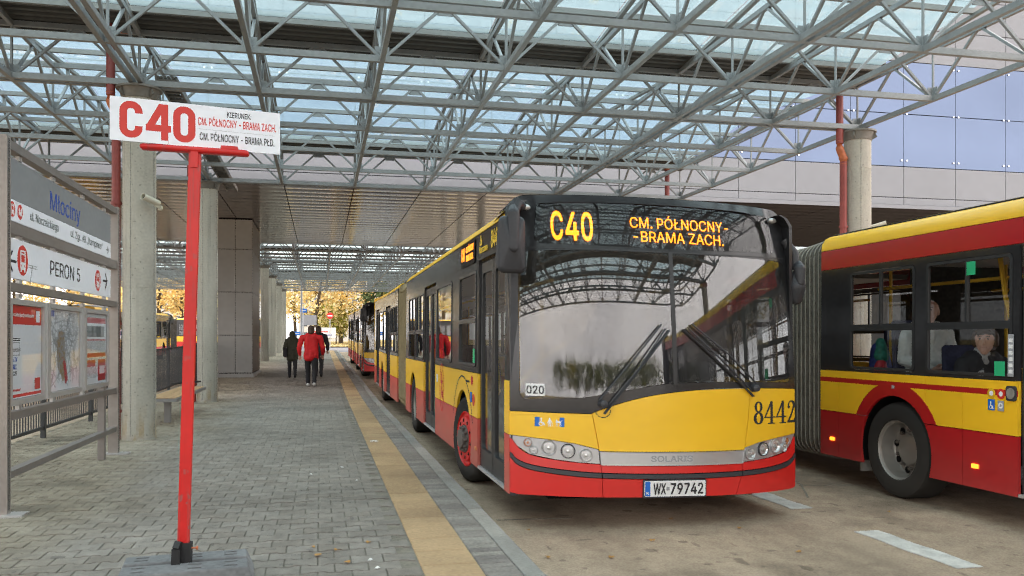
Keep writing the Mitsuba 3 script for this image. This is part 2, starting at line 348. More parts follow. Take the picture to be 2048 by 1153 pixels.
# ================================================================ SETTING
def sheet(xs, ys_, z, fn=None):
    X, Y = np.meshgrid(np.asarray(xs, float), np.asarray(ys_, float), indexing='ij')
    Z = z + G(Y); v = np.stack([X, Y, Z], -1).reshape(-1, 3); n, m = X.shape
    i, j = np.meshgrid(np.arange(n - 1), np.arange(m - 1), indexing='ij'); a = i * m + j
    return trimesh.Trimesh(v, np.vstack([np.stack([a, a + m, a + m + 1], -1).reshape(-1, 3), np.stack([a, a + m + 1, a + 1], -1).reshape(-1, 3)]), process=False)

YS = [-90, -40, 0, 20, 30, 40, 50, 60, 67.5]
obj('ground', sheet([-3000, -200, 0, 200, 3000], [-3000, -200, -90, 20, 60, 111.7, 300, 3000], -0.03), 'm_verge', kind='structure')
obj('road', sheet([-40, -4.2, 1.2, 60], YS, 0.0), 'm_road', kind='structure')
obj('street', sheet([-120, 0, 120], [67.5, 75, 84], 0.0), 'm_street', kind='structure')
obj('verge', sheet([-150, 0, 150], [84, 90, 100, 111.7, 170], 0.10), 'm_verge', kind='structure')
obj('street', sheet([-150, 0, 150], [-190, -92], 0.0), 'm_street', kind='structure')

# lane markings and dark seams on the road
for y0, y1 in [(4.88, 6.0), (6.92, 8.04), (8.96, 10.08), (11.0, 12.1), (13.0, 14.1), (2.84, 3.96)]:
    p = Polygon([(4.14 + 0.008 * math.sin(9 * y + k), y) if k == 0 else (4.345 + 0.008 * math.sin(11 * y), y) for k in (0, 1) for y in (np.linspace(y0, y1, 14) if k == 0 else np.linspace(y1, y0, 14))])
    obj('lane_marking', shell(p, lambda s, t: np.stack([s, t, 0 * s + 0.006], 1), (0, 0, -0.004), 1, 1), 'm_paint_white', 'road')
seam = M()
for pts in ([(4.6, 7.4), (4.95, 8.1), (5.2, 9.4)], [(1.32, 3), (1.36, 7), (1.33, 12), (1.37, 20)], [(4.9, 8.05), (5.6, 7.9)], [(1.45, 7.05), (2.1, 7.0)]):
    for a, b in zip(pts[:-1], pts[1:]): seam.bar((*a, 0.0015), (*b, 0.0015), 0.018, 0.005)
obj('seam', seam.out(), 'm_joint', 'road', kind='stuff')

# the platform: bedding, interlocking pavers, tactile strip, brick edge, kerb
pl = M(); pl.box(-4.0, 1.153, -8, 20, 0.0, 0.152); pl.box(-4.0, 1.153, 20.0, 28.0, 0.0, 0.152)
def bend(v): v = v.copy(); v[:, 2] += G(v[:, 1]); return v
obj('platform', pl.out(bend), 'm_joint', kind='structure')
obj('far_paving', sheet([-4.0, 0.588], [27.9, 40, 50, 60, 66.5], 0.158), 'm_paver_0', 'platform')
fb = M()
for a, b in ((28, 40), (40, 52), (52, 66.5)):
    fb.box(-4.0, 1.29, a, b, -0.1, 0.12)
obj('far_base', fb.out(bend), 'm_kerb', 'platform')
OUT = np.array([(-.0988, -.0983), (-.063, -.0983), (-.040, -.0735), (.040, -.0735), (.063, -.0983), (.0988, -.0983),
                (.0988, .0983), (.063, .0983), (.040, .0735), (-.040, .0735), (-.063, .0983), (-.0988, .0983)])
INN = np.array(Polygon(OUT).buffer(-0.0042, join_style=2).exterior.coords)[:-1]
if Polygon(INN).exterior.is_ccw is False: INN = INN[::-1]
INN = np.roll(INN, -int(np.argmin(np.abs(INN - OUT[0]).sum(1))), axis=0)
tv, tf = trimesh.creation.triangulate_polygon(Polygon(INN), engine='earcut'); tv = np.asarray(tv); tf = np.asarray(tf)
mp = [int(np.argmin(((INN - p) ** 2).sum(1))) for p in tv]
PF = np.vstack([[[k, (k + 1) % 12, 12 + (k + 1) % 12], [k, 12 + (k + 1) % 12, 12 + k]] for k in range(12)] + [np.array(mp)[tf] + 12])
def paver_v(x, y, r):
    tilt = r.normal(0, 0.006, 2); dz = r.normal(0, 0.0009)
    zo = np.full(12, 0.138); zi = 0.16 + dz + INN[:, 0] * tilt[0] + INN[:, 1] * tilt[1]
    return np.vstack([np.c_[OUT, zo], np.c_[INN, zi]]) + [x, y, 0]
rows = []
for k in range(int((28 - 3.2) / 0.175)):
    y = 3.29 + 0.175 * k
    for i in range(23):
        x = 0.48 - 0.2 * i - (0.1 if k % 2 else 0)
        if x > -3.95: rows.append((x, y))
rows = np.array(rows)
dd = rows[:, 0] * math.sin(TH) + rows[:, 1] * math.cos(TH)
uu = 1024 + 1700 * (rows[:, 0] * math.cos(TH) - rows[:, 1] * math.sin(TH)) / dd
vv = 680 + 1700 * 1.37 / dd
inview = (uu > -15) & (vv < 1160) & ~((np.abs(rows[:, 0] + 0.83) < 0.42) & (rows[:, 1] < 5.25))
order = np.argsort(np.where(inview, dd, 1e9))[:300]
pick = set(order.tolist())
mass = [M(), M(), M()]
for k, (x, y) in enumerate(rows):
    if uu[k] < -260 or uu[k] > 1200: continue
    v = paver_v(x, y, rng); v[:, 2] += G(v[:, 1]); which = int(rng.choice([0, 0, 0, 1, 2]))
    if k in pick: obj('paver', trimesh.Trimesh(v, PF, process=False), f'm_paver_{which}', 'platform')
    else: mass[which].add(v, PF)
for i, m in enumerate(mass): obj('far_pavers', m.out(), f'm_paver_{i}', 'platform', kind='stuff')

def block(x0, x1, y0, y1, z0, z1, ch):
    v = np.array([(x, y, z0) for x, y in ((x0, y0), (x1, y0), (x1, y1), (x0, y1))] + [(x, y, z1 - ch) for x, y in ((x0, y0), (x1, y0), (x1, y1), (x0, y1))]
                 + [(x, y, z1) for x, y in ((x0 + ch, y0 + ch), (x1 - ch, y0 + ch), (x1 - ch, y1 - ch), (x0 + ch, y1 - ch))])
    f = [(a + k, a + (k + 1) % 4, a + 4 + (k + 1) % 4, a + 4 + k) for a in (0, 4) for k in range(4)] + [(8, 9, 10, 11)]
    return v, f
mt, mb, mk = M(), M(), M()
for k in range(180):
    y = 3.4 + 0.35 * k; dz = rng.normal(0, 0.0012)
    v, f = block(0.592, 0.938, y + 0.003, y + 0.347, 0.13, 0.1605 + dz, 0.006); v = bend(v)
    if y < 32: obj('tactile_tile', M().add(v, f).out(), 'm_tactile' if rng.random() < .7 else 'm_tactile_1', 'platform')
    else: mt.add(v, f)
obj('far_tactile_tiles', mt.out(), 'm_tactile', 'platform', kind='stuff')
for k in range(620):
    y = 3.6 + 0.101 * k; dz = rng.normal(0, 0.0015)
    v, f = block(0.9415, 1.1525, y + 0.004, y + 0.097, 0.12, 0.160 + dz, 0.008); v = bend(v)
    if y < 18: obj('edge_brick', M().add(v, f).out(), str(rng.choice(['m_brick', 'm_brick', 'm_brick_1', 'm_brick_2'])), 'platform')
    else: mb.add(v, f)
obj('far_edge_bricks', mb.out(), 'm_brick', 'platform', kind='stuff')
for k in range(64):
    y = 2.8 + 1.0 * k; z = 0.16 + rng.normal(0, 0.002)
    pr = [(1.1555, -0.1), (1.297, -0.1), (1.297, z - 0.025), (1.275, z), (1.161, z), (1.1555, z - 0.006)]
    v = np.array([(x, yy, zz) for yy in (y + 0.003, y + 0.997) for x, zz in pr]); n = 6
    f = [(i, (i + 1) % n, n + (i + 1) % n, n + i) for i in range(n)] + [(0, 1, 2, 3), (0, 3, 4, 5), (6, 9, 8, 7), (6, 11, 10, 9)]
    v = bend(v)
    if y < 42: obj('kerb_stone', M().add(v, f).out(), 'm_kerb' if rng.random() < .6 else 'm_kerb_1', 'platform')
    else: mk.add(v, f)
obj('far_kerb_stones', mk.out(), 'm_kerb', 'platform', kind='stuff')

# ================================================================ STATION BUILDING over the road
YF, YB, ZS = 22.3, 37.0, 5.57
bld = thing('station_building', 'station building bridging the bus lanes with pale panels and blue glass above', 'building')
co = M(); co.box(-25, 40, YF + 0.07, YB, ZS + 0.12, 14.0); obj('wall_core', co.out(), 'm_wall_core', bld)
XJ = [11.66 + 1.8 * k for k in range(-15, 12)]
def panel(x0, x1, z0, z1, y=YF, th=0.04, g=0.008):
    m = M(); a, b, c, d = x0 + g, x1 - g, z0 + g, z1 - g; e = 0.006
    dz = rng.normal(0, 0.0015)
    v = [(a, y + th, c), (b, y + th, c), (b, y + th, d), (a, y + th, d), (a, y + e, c), (b, y + e, c), (b, y + e, d), (a, y + e, d), (a + e, y + dz, c + e), (b - e, y - dz, c + e), (b - e, y - dz, d - e), (a + e, y + dz, d - e)]
    f = [(q + k, q + (k + 1) % 4, q + 4 + (k + 1) % 4, q + 4 + k) for q in (0, 4) for k in range(4)] + [(8, 9, 10, 11), (3, 2, 1, 0)]
    return m.add(v, f).out()
RZ = [(5.57, 5.79, 0), (5.79, 6.72, 0), (6.72, 8.30, 1), (8.30, 9.87, 1), (9.87, 10.87, 0), (10.87, 11.87, 0), (11.87, 12.9, 0)]
fit = M()
rest = {0: M(), 1: M()}
for x in XJ:
    for z0, z1, gl in RZ:
        m = panel(x, x + 1.8, z0, z1)
        if -4 < x < 26: obj('glass_panel' if gl else 'facade_panel', m, 'm_facade_glass' if gl else 'm_panel', bld)
        else: rest[gl].mesh(m)
    for z in (6.9, 8.30, 9.72):
        for dx in (-0.09, 0.09):
            fit.lathe([(0, -0.03), (0.028, -0.028), (0.028, 0.0), (0.02, 0.012)], (x + dx, YF, z), 'y', 8)
obj('side_panels', rest[0].out(), 'm_panel', bld, kind='stuff'); obj('side_glass', rest[1].out(), 'm_facade_glass', bld, kind='stuff')
obj('glass_fittings', fit.out(), 'm_chrome', bld, kind='stuff')
bk = M(); bk.box(-25, 40, YF + 0.05, YB, ZS + 0.05, ZS + 0.115); obj('soffit_backing', bk.out(), 'm_soffit_gap', bld)
sr = M()
for x in XJ:
    for k in range(24):
        y = YF + 0.05 + 0.61 * k; n = 7
        tt = np.linspace(0, 1, n); yy = y + 0.6 * tt; zz = ZS + 0.012 - 0.014 * (1 - (2 * tt - 1) ** 2) + rng.normal(0, 0.001)
        v = np.array([(xx, a, b) for xx in (x + 0.012, x + 1.788) for a, b in zip(yy, zz)])
        v = np.vstack([v, v + [0, 0, 0.02]])
        f = [(i, i + 1, n + i + 1, n + i) for i in range(n - 1)] + [(2 * n + i, 3 * n + i, 3 * n + i + 1, 2 * n + i + 1) for i in range(n - 1)]
        f += [(0, n, 3 * n, 2 * n), (n - 1, 3 * n - 1, 4 * n - 1, 2 * n - 1)]
        if -6.5 < x < 12 and k < 24: obj('soffit_panel', M().add(v, f).out(), 'm_soffit', bld, smooth=25)
        else: sr.add(v, f)
obj('side_soffit', sr.out(), 'm_soffit', bld, smooth=25, kind='stuff')
# lip under the facade and the clad pier on the platform
lp = M()
for z0, z1, y in ((5.45, 5.562, YF - 0.08),): lp.box(-25, 40, y, y + 0.05, z0, z1)
obj('lip', lp.out(), 'm_panel', bld)
hw_ = M()
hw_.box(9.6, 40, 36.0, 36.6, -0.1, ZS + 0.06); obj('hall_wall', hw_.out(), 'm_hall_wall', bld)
PX0, PX1, PY0, PY1 = -3.35, -2.24, 29.7, 33.2
pk = M(); pk.box(PX0 + 0.03, PX1 - 0.03, PY0 + 0.03, PY1 - 0.03, 0.2, ZS + 0.05); obj('pier_core', pk.out(), 'm_void', bld)
zr = [0.42, 1.68, 3.12, 4.55, ZS - 0.02]
for z0, z1 in zip(zr[:-1], zr[1:]):
    for k in range(2):
        xa = PX0 + k * 0.555; obj('pier_panel', panel(xa, xa + 0.555, z0, z1, PY0, 0.03, 0.006), 'm_cladding', bld)
    for k in range(3):
        m = panel(PY0 + k * 1.1667 + 0.0, PY0 + (k + 1) * 1.1667, z0, z1, 0.0, 0.03, 0.006); v = m.vertices.copy()
        m.vertices = np.stack([PX1 - v[:, 1], v[:, 0], v[:, 2]], 1); obj('pier_panel', m, 'm_brown', bld)
pp = M(); pp.box(PX0 - 0.05, PX1 + 0.04, PY0 - 0.06, PY1 + 0.05, 0.15, 0.40); obj('pier_plinth', pp.out(), 'm_cladding', bld)

# ================================================================ CANOPIES
def canopy(label, xs, ys_, zb, valleys, near, dz=0.0):
    c = thing('glazed_canopy', label, 'canopy')
    zt = zb + 0.72; h = 0.075
    vis = lambda x, y: near and x > -7.5 and y > 8.0
    rb = {k: M() for k in ('chord', 'diagonal', 'post')}
    def put(name, m, x, y):
        if vis(x, y): obj(name, m.out(), 'm_steel', c)
        else: rb[name].mesh(m.out())
    for y in ys_:                                              # chords across the platform
        dbl = near and min(abs(y - v) for v in valleys) < 0.1
        for z, s in ((zb, 0.066), (zt, 0.056)):
            for o in ((-0.07, 0.07) if dbl and z == zb else (0,)):
                m = M().bar((xs[0], y + o, z), (xs[-1], y + o, z), s, s + 0.012); put('chord', m, 0, y)
    cols = {min(xs, key=lambda a: abs(a + 2.45)), xs[-1]}
    for x in xs:                                               # chords along the platform, butted a little lower
        for z, s in ((zb - 0.004, 0.062), (zt - 0.004, 0.054)):
            for o in ((-0.06, 0.06) if near and z < zt - 0.1 and (abs(x - 5.55) < 0.5 or x in cols and x < 0) else (0,)):
                put('chord', M().bar((x + o, ys_[0], z), (x + o, ys_[-1], z), s, s + 0.01), x, 12)
    for y in ys_:
        for i, x in enumerate(xs):
            put('post', M().tube([(x, y, zb), (x, y, zt + 0.02)], 0.019, 6), x, y)
            if i + 1 < len(xs):
                mid = (x + xs[i + 1]) / 2
                for a, s in ((x, 1), (xs[i + 1], -1)):
                    put('diagonal', M().bar((a + s * 0.05, y, zb + 0.04), (mid - s * 0.05, y, zt - 0.02), 0.034, 0.038, (0, 1, 0)), x, y)
    for x in xs:
        for j in range(len(ys_) - 1):
            y, y2 = ys_[j], ys_[j + 1]; mid = (y + y2) / 2
            for a, s in ((y, 1), (y2, -1)):
                put('diagonal', M().bar((x, a + s * 0.05, zb + 0.04), (x, mid - s * 0.05, zt - 0.02), 0.034, 0.038, (1, 0, 0)), x, y)
    for k, m in rb.items():
        if m.n: obj('far_' + k + 's', m.out(), 'm_steel', c, kind='stuff')
    if near:                                                   # gusset plates at the nodes
        gp = M()
        for y in ys_:
            for x in xs: gp.box(x - 0.09, x + 0.09, y - 0.006, y + 0.006, zb + 0.03, zb + 0.16); gp.box(x - 0.006, x + 0.006, y - 0.09, y + 0.09, zb + 0.03, zb + 0.16)
            for x in xs[:-1]: gp.box(x + 0.70, x + 0.90, y - 0.006, y + 0.006, zt - 0.11, zt - 0.03)
        obj('gusset_plates', gp.out(), 'm_steel', c, kind='stuff')
    zv, zr_ = zt + 0.10, zt + 0.40
    def zroof(y):
        t = min(abs(y - v) for v in valleys); return zv + (zr_ - zv) * min(t / 3.6, 1)
    marks = []
    for v in valleys:
        for s in (-1, 1):
            marks += [v + s * q for q in (0.62, 1.6, 2.6, 3.6)]
    marks = sorted({round(q, 2) for q in marks if ys_[0] - 0.5 <= q <= ys_[-1] + 0.5})
    x0, x1 = xs[0] - 0.1, xs[-1] + 0.1
    for y in marks:
        m = M().bar((x0, y, zroof(y) - 0.06), (x1, y, zroof(y) - 0.06), 0.055, 0.07)
        obj('purlin', m.out(), 'm_purlin', c)
    rf = M(); st = M()
    for x in xs:
        pts = sorted(set(marks) | {v for v in valleys if ys_[0] <= v <= ys_[-1]})
        for a, b in zip(pts[:-1], pts[1:]): rf.bar((x, a, zroof(a) - 0.115), (x, b, zroof(b) - 0.115), 0.05, 0.06, (1, 0, 0))
        for y in marks[::2]: st.bar((x, y, zt), (x, y, zroof(y) - 0.12), 0.05, 0.05)
    obj('rafters', rf.out(), 'm_purlin', c, kind='stuff'); obj('stubs', st.out(), 'm_steel', c, kind='stuff')
    pane_rest = M()
    for a, b in zip(marks[:-1], marks[1:]):
        if b - a > 1.15: continue
        for x, x2 in zip(xs[:-1], xs[1:]):
            z0, z1 = zroof(a) - 0.012, zroof(b) - 0.012
            m = M().add([(x + 0.008, a + 0.006, z0), (x2 - 0.008, a + 0.006, z0), (x2 - 0.008, b - 0.006, z1), (x + 0.008, b - 0.006, z1)], [(0, 1, 2, 3)])
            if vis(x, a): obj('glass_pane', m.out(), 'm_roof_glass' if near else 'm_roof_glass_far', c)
            else: pane_rest.mesh(m.out())
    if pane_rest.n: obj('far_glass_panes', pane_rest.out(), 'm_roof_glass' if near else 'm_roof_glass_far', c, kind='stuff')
    for v in valleys:                                          # folded metal gutter deck
        if not ys_[0] - 0.7 < v < ys_[-1] + 0.7: continue
        prof = []
        for k in range(8):
            y = v - 0.6 + 0.15 * k
            for q, dz_ in ((0, 0.045), (0.055, 0.045), (0.065, -0.045), (0.135, -0.045)): prof.append((y + q, zroof(y) - 0.02 + dz_))
        prof = np.array(prof); n = len(prof)
        vv_ = np.array([(x, y, z) for x in (x0, x1) for y, z in prof]); vv_ = np.vstack([vv_, vv_ + [0, 0, 0.05]])
        f = [(i, i + 1, n + i + 1, n + i) for i in range(n - 1)] + [(2 * n + i, 3 * n + i, 3 * n + i + 1, 2 * n + i + 1) for i in range(n - 1)]
        f += [(0, n, 3 * n, 2 * n), (n - 1, 3 * n - 1, 4 * n - 1, 2 * n - 1)]
        obj('gutter_deck', M().add(vv_, f).out(), 'm_deck', c)
    return c
NX = [-2.45 + 1.6 * k for k in range(-6, 8)]
NY = [-5.4 + 1.8 * k for k in range(15)]
near_c = canopy('steel space frame canopy with blue tinted glass roof over the near platform', NX, NY, 5.06, [-1.8, 5.4, 12.6, 19.8], True)
tr = M()
for x in (-2.28, -2.04): tr.bar((x, 13.0, 5.27), (x, 22.2, 5.27), 0.03, 0.10)
for k in range(46): tr.bar((-2.28, 13.0 + 0.2 * k, 5.25), (-2.04, 13.0 + 0.2 * k, 5.25), 0.05, 0.03)
for x in (-2.24, -2.19, -2.14, -2.08): tr.tube([(x, 13, 5.30), (x, 16, 5.295), (x, 22.2, 5.30)], 0.022, 6)
obj('cable_tray', tr.out(), 'm_capital', near_c)
FX = [-2.8 + 1.6 * k for k in range(-7, 10)]
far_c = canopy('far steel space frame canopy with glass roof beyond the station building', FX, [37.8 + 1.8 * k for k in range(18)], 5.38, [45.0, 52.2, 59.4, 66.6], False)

# ================================================================ COLUMNS, DOWNPIPES
def column(x, y, label, ztop=5.0, z0=0.16, group=None):
    t = thing('concrete_column', label, 'column', group)
    r = 0.215; z1 = ztop - 0.14
    prof = [(0.0, z0 - 0.1), (r + 0.012, z0 - 0.1), (r + 0.012, z0 + 0.01), (r, z0 + 0.03)]
    for zj in (z0 + 2.08, z0 + 4.2):
        if zj < z1 - 0.2: prof += [(r, zj - 0.006), (r - 0.006, zj), (r, zj + 0.006)]
    prof += [(r, z1), (0, z1)]
    obj('shaft', M().lathe(prof, (x, y, 0), 'z', 40).out(), 'm_concrete', t, smooth=35)
    cap = M().lathe([(0, z1 - 0.02), (r + 0.012, z1 - 0.02), (r + 0.02, z1), (0.25, z1 + 0.06), (0.265, ztop - 0.03), (0.30, ztop - 0.028), (0.30, ztop), (0, ztop)], (x, y, 0), 'z', 28)
    for k in range(4):
        a = k * PI / 2; cap.bar((x + 0.20 * math.cos(a + .785), y + 0.20 * math.sin(a + .785), ztop - 0.10), (x + 0.285 * math.cos(a + .785), y + 0.285 * math.sin(a + .785), ztop - 0.06), 0.02, 0.12)
    obj('capital', cap.out(), 'm_capital', t, smooth=30)
    gr = M()
    for k in (0, 1, 2, 3):
        a = -PI / 2 - 0.35 + k * PI / 2; gr.bar((x + (r + 0.0005) * math.cos(a), y + (r + 0.0005) * math.sin(a), z0 + 0.05), (x + (r + 0.0005) * math.cos(a), y + (r + 0.0005) * math.sin(a), z1 - 0.03), 0.006, 0.004, (math.cos(a), math.sin(a), 0))
    obj('seam', gr.out(), 'm_mud', t)
    return t
column(-2.45, 12.6, 'nearest round concrete column, beside the platform information sign')
column(-2.45, 19.8, 'second round concrete column, just right of the red sign pole')
column(8.75, 12.6, 'concrete column with steel capital rising behind the right hand bus')
column(8.75, 19.8, 'concrete column hidden low behind the roof of the front bus')
column(-2.45, 5.4, 'concrete column beside the camera, outside the left edge of the picture'); column(8.75, 5.4, 'concrete column nearest the camera on the right of the right hand bus'); column(8.75, -1.8, 'concrete column behind the camera, mirrored in the windscreen')
FL = ['first and tallest looking', 'second', 'third', 'last and farthest']
for k in range(4):
    y = 45 + 7.2 * k; g = float(G(y))
    column(-2.8, y, f'{FL[k]} column of the row under the far canopy', 5.32, 0.16 + g)
    column(8.4, y, 'concrete column under the far canopy, behind the waiting buses', 5.32, 0.0 + g, 'far columns behind the buses')

def downpipe(x, y, label, ze=4.86, z0=0.17):
    t = thing('downpipe', label, 'drainpipe'); r = 0.058
    xu, xl = x - 0.36, x - 0.29; yb = y - 0.04
    obj('upper_pipe', M().tube([(xu, yb, ze + 0.02), (xu, yb, 5.85)], r, 14).out(), 'm_downpipe', t, smooth=40)
    obj('elbow', M().tube([(xu, yb, ze + 0.06), (xu, yb, ze - 0.05), (xu + 0.015, yb, ze - 0.10), (xl - 0.01, yb, ze - 0.19), (xl, yb, ze - 0.24), (xl, yb, ze - 0.32)], r * 1.08, 14).out(), 'm_elbow', t, smooth=50)
    obj('lower_pipe', M().tube([(xl, yb, z0), (xl, yb, ze - 0.28)], r, 14).out(), 'm_downpipe', t, smooth=40)
    for z in (0.55, 1.75, 3.4, ze - 0.22, ze + 0.9):
        xx = xl if z < ze else xu
        cl = M().lathe([(r + 0.012, -0.02), (r + 0.016, 0), (r + 0.012, 0.02)], (xx, yb, z), 'z', 14); cl.bar((xx, yb, z), (x - 0.1, y, z), 0.02, 0.03)
        obj('clamp', cl.out(), 'm_elbow' if z > 4 else 'm_downpipe', t, smooth=30)
downpipe(-2.45, 12.6, 'red drainpipe on the left of the nearest concrete column')
downpipe(-2.45, 19.8, 'red drainpipe with orange elbow beside the second concrete column')
downpipe(8.75, 12.6, 'red drainpipe with orange elbow on the column behind the right hand bus', 4.76)
downpipe(8.75, 19.8, 'red drainpipe seen just above the roof of the front bus')

def cctv(x, y, z, yaw, label):
    t = thing('security_camera', label, 'camera')
    R = np.array([[math.cos(yaw), -math.sin(yaw), 0], [math.sin(yaw), math.cos(yaw), 0], [0, 0, 1]])
    def at(m): return m.out(lambda v: (v @ np.array([[1, 0, 0], [0, math.cos(-.25), -math.sin(-.25)], [0, math.sin(-.25), math.cos(-.25)]]).T * .72) @ R.T + [x, y, z])
    obj('housing', at(M().lathe([(0, 0.17), (0.055, 0.16), (0.06, 0.12), (0.062, -0.16), (0.07, -0.2), (0.06, -0.2), (0.05, -0.14), (0, -0.14)], (0, 0, 0), 'y', 18)), 'm_cam_shell', t, smooth=35)
    obj('lens', at(M().lathe([(0, -0.165), (0.03, -0.165), (0.035, -0.14)], (0, 0, 0), 'y', 14)), 'm_black_gloss', t)
    b = M().tube([(0, 0.04, 0), (0, 0.1, -0.07), (0, 0.19, -0.07)], 0.02, 8); b.lathe([(0, 0.19), (0.05, 0.19), (0.05, 0.23), (0, 0.23)], (0, 0, -0.07), 'y', 14)
    obj('bracket', at(b), 'm_cam_shell', t)
cctv(-2.24, 12.33, 3.42, -.75, 'cream security camera on the nearest concrete column')
cctv(9.02, 12.45, 3.42, 0.9, 'cream security camera on the column behind the right hand bus')
# ================================================================ PLATFORM FURNITURE
def put_text(parent, name, v2f, mapfn, m, **kw):
    v, f = v2f
    return obj(name, trimesh.Trimesh(mapfn(np.asarray(v)), f, process=False), m, parent, **kw)
def flat(poly, depth): return ext2(poly, depth)

# ---- station information sign: two posts, rails, boards and poster cases, facing the platform
SX, SA, SB = -2.42, 7.36, 11.0
sg = thing('station_sign', 'aluminium station board with platform name panels and three poster cases', 'information board')
def post(y, w=0.085):
    m = M().box(SX - 0.06, SX + 0.05, y - w / 2, y + w / 2, 0.165, 3.12); obj('post', m.out(), 'm_alu_post', sg)
    g = M()
    for o in (-0.012, 0.012): g.box(SX + 0.049, SX + 0.0515, y + o - 0.004, y + o + 0.004, 0.2, 3.1)
    obj('groove', g.out(), 'm_bus_frame', sg)
    m = M().box(SX - 0.12, SX + 0.17, y - 0.10, y + 0.08, 0.160, 0.175); obj('foot_plate', m.out(), 'm_alu_light', sg)
post(SA - 0.045); post(SB + 0.0)
m = M().box(SX - 0.05, SX + 0.02, 10.42, 10.50, 0.165, 1.0); obj('post', m.out(), 'm_alu', sg)
for z0, z1, mm in ((3.035, 3.105, 'm_alu'), (2.375, 2.47, 'm_alu'), (1.92, 1.985, 'm_alu'), (0.89, 0.955, 'm_alu'), (0.435, 0.49, 'm_alu')):
    obj('rail', M().box(SX - 0.045, SX + 0.035, SA, SB - 0.045, z0, z1).out(), mm, sg)
br = M()
for z in (3.01, 2.36, 2.00, 1.885, 0.975):
    for y in (7.7, 8.6, 9.6, 10.5): br.box(SX - 0.015, SX + 0.012, y - 0.04, y + 0.04, z - 0.018, z + 0.022)
obj('brackets', br.out(), 'm_alu_light', sg, kind='stuff')
PY1 = SB - 0.30
obj('name_panel', M().box(SX - 0.02, SX + 0.012, SA + 0.01, PY1 + 0.06, 2.655, 2.985).out(), 'm_sign_grey', sg)
obj('direction_strip', M().box(SX - 0.02, SX + 0.013, SA + 0.01, PY1 + 0.06, 2.483, 2.652).out(), 'm_sign_white', sg)
obj('platform_panel', M().box(SX - 0.02, SX + 0.012, SA + 0.01, PY1 + 0.06, 2.025, 2.345).out(), 'm_sign_white', sg)
fx = SX + 0.0125
FP = lambda y, z, o=0.0: (lambda v: face_px(v, fx + o, y, z))
put_text(sg, 'lettering', text2('Młociny', 0.165, 0.98), FP(8.97, 2.72), 'm_blue_ink')
put_text(sg, 'lettering', text2('ul. Nocznickiego', 0.072, 0.80), FP(8.33, 2.545, .001), 'm_dark_ink')
put_text(sg, 'lettering', text2('ul. Zgr. AK „Kampinos”', 0.072, 1.25), FP(9.75, 2.545, .001), 'm_dark_ink')
put_text(sg, 'lettering', text2('PERON 5', 0.135, 0.98), FP(8.97, 2.12), 'm_ink')
def bus_icon(parent, y, z, r, xo=0.0):
    put_text(parent, 'bus_symbol', flat(ell(0, 0, r, r, 36), 0.002), FP(y, z, xo), 'm_red_ink')
    w = r * 0.5
    b = rrect(-w, -r * .62, w, r * .66, r * .12)
    b = b.difference(sbox(-w * .72, -r * .12, w * .72, r * .36)).difference(sbox(-w * .7, r * .46, w * .7, r * .56))
    for sx in (-1, 1): b = b.difference(ell(sx * w * .6, -r * .36, r * .09, r * .09))
    b = b.union(sbox(-w * .85, -r * .78, -w * .45, -r * .6)).union(sbox(w * .45, -r * .78, w * .85, -r * .6))
    put_text(parent, 'bus_symbol_print', flat(b, 0.002), FP(y, z, xo + 0.002), 'm_white_print')
bus_icon(sg, 7.745, 2.185, 0.125); bus_icon(sg, 10.17, 2.185, 0.115)
bus_icon(sg, 7.50, 2.575, 0.062, 0.001)
put_text(sg, 'metro_symbol', flat(ell(0, 0, .06, .06, 30), 0.002), FP(7.68, 2.575, .001), 'm_red_ink')
put_text(sg, 'metro_letter', text2('M', 0.062, 0.07, True), FP(7.68, 2.544, .003), 'm_white_print')
def arrow(L): return unary_union([stroke([(-L, 0), (L, 0)], L * .26), stroke([(0, L * .9), (L, 0), (0, -L * .9)], L * .26)])
put_text(sg, 'arrow', flat(affinity.scale(arrow(0.085), -1, 1, origin=(0, 0)), 0.002), FP(7.50, 2.16), 'm_ink')
put_text(sg, 'arrow', flat(arrow(0.09), 0.002), FP(10.50, 2.20), 'm_ink')
put_text(sg, 'arrow', flat(arrow(0.045), 0.002), FP(10.60, 2.565, .001), 'm_ink')
put_text(sg, 'plan_sketch', flat(unary_union([stroke([(-.12, .05), (.12, .05)], .006), stroke([(-.1, .03), (.12, .03)], .006), stroke([(0, .05), (-.06, -.1)], .01)]), 0.002), FP(7.99, 2.11), 'm_grey_ink')

for k, (ya, yb) in enumerate(((7.42, 8.30), (8.40, 9.50), (9.62, 10.62))):      # poster cases
    fr = rrect(ya, 1.00, yb, 1.86, 0.01).difference(sbox(ya + 0.045, 1.045, yb - 0.045, 1.815))
    v, f = ext2(fr, 0.06); obj('poster_case', trimesh.Trimesh(face_px(v, SX - 0.03, 0, 0), f, process=False), 'm_alu_light', sg)
    obj('case_back', M().box(SX - 0.032, SX - 0.012, ya + 0.01, yb - 0.01, 1.01, 1.85).out(), 'm_alu', sg)
    obj('poster', M().box(SX - 0.010, SX + 0.002, ya + 0.05, yb - 0.05, 1.05, 1.81).out(), 'm_paper', sg)
    obj('case_glass', M().add([(SX + 0.022, ya + .046, 1.046), (SX + 0.022, yb - .046, 1.046), (SX + 0.022, yb - .046, 1.814), (SX + 0.022, ya + .046, 1.814)], [(0, 1, 2, 3)]).out(), 'm_case_glass', sg)
    if k < 2: obj('case_hinge', M().box(SX + 0.03, SX + 0.045, yb + 0.005, yb + 0.04, 1.0, 1.86).out(), 'm_alu_light', sg)
fx = SX + 0.002
def prt(y0, z0, y1, z1, m, o=0.0): put_text(sg, 'print', flat(sbox(0, 0, y1 - y0, z1 - z0), 0.0012), FP(y0, z0, o), m)
prt(7.47, 1.655, 8.25, 1.81, 'm_red_ink'); prt(8.11, 1.68, 8.21, 1.78, 'm_sign_white', .0015)
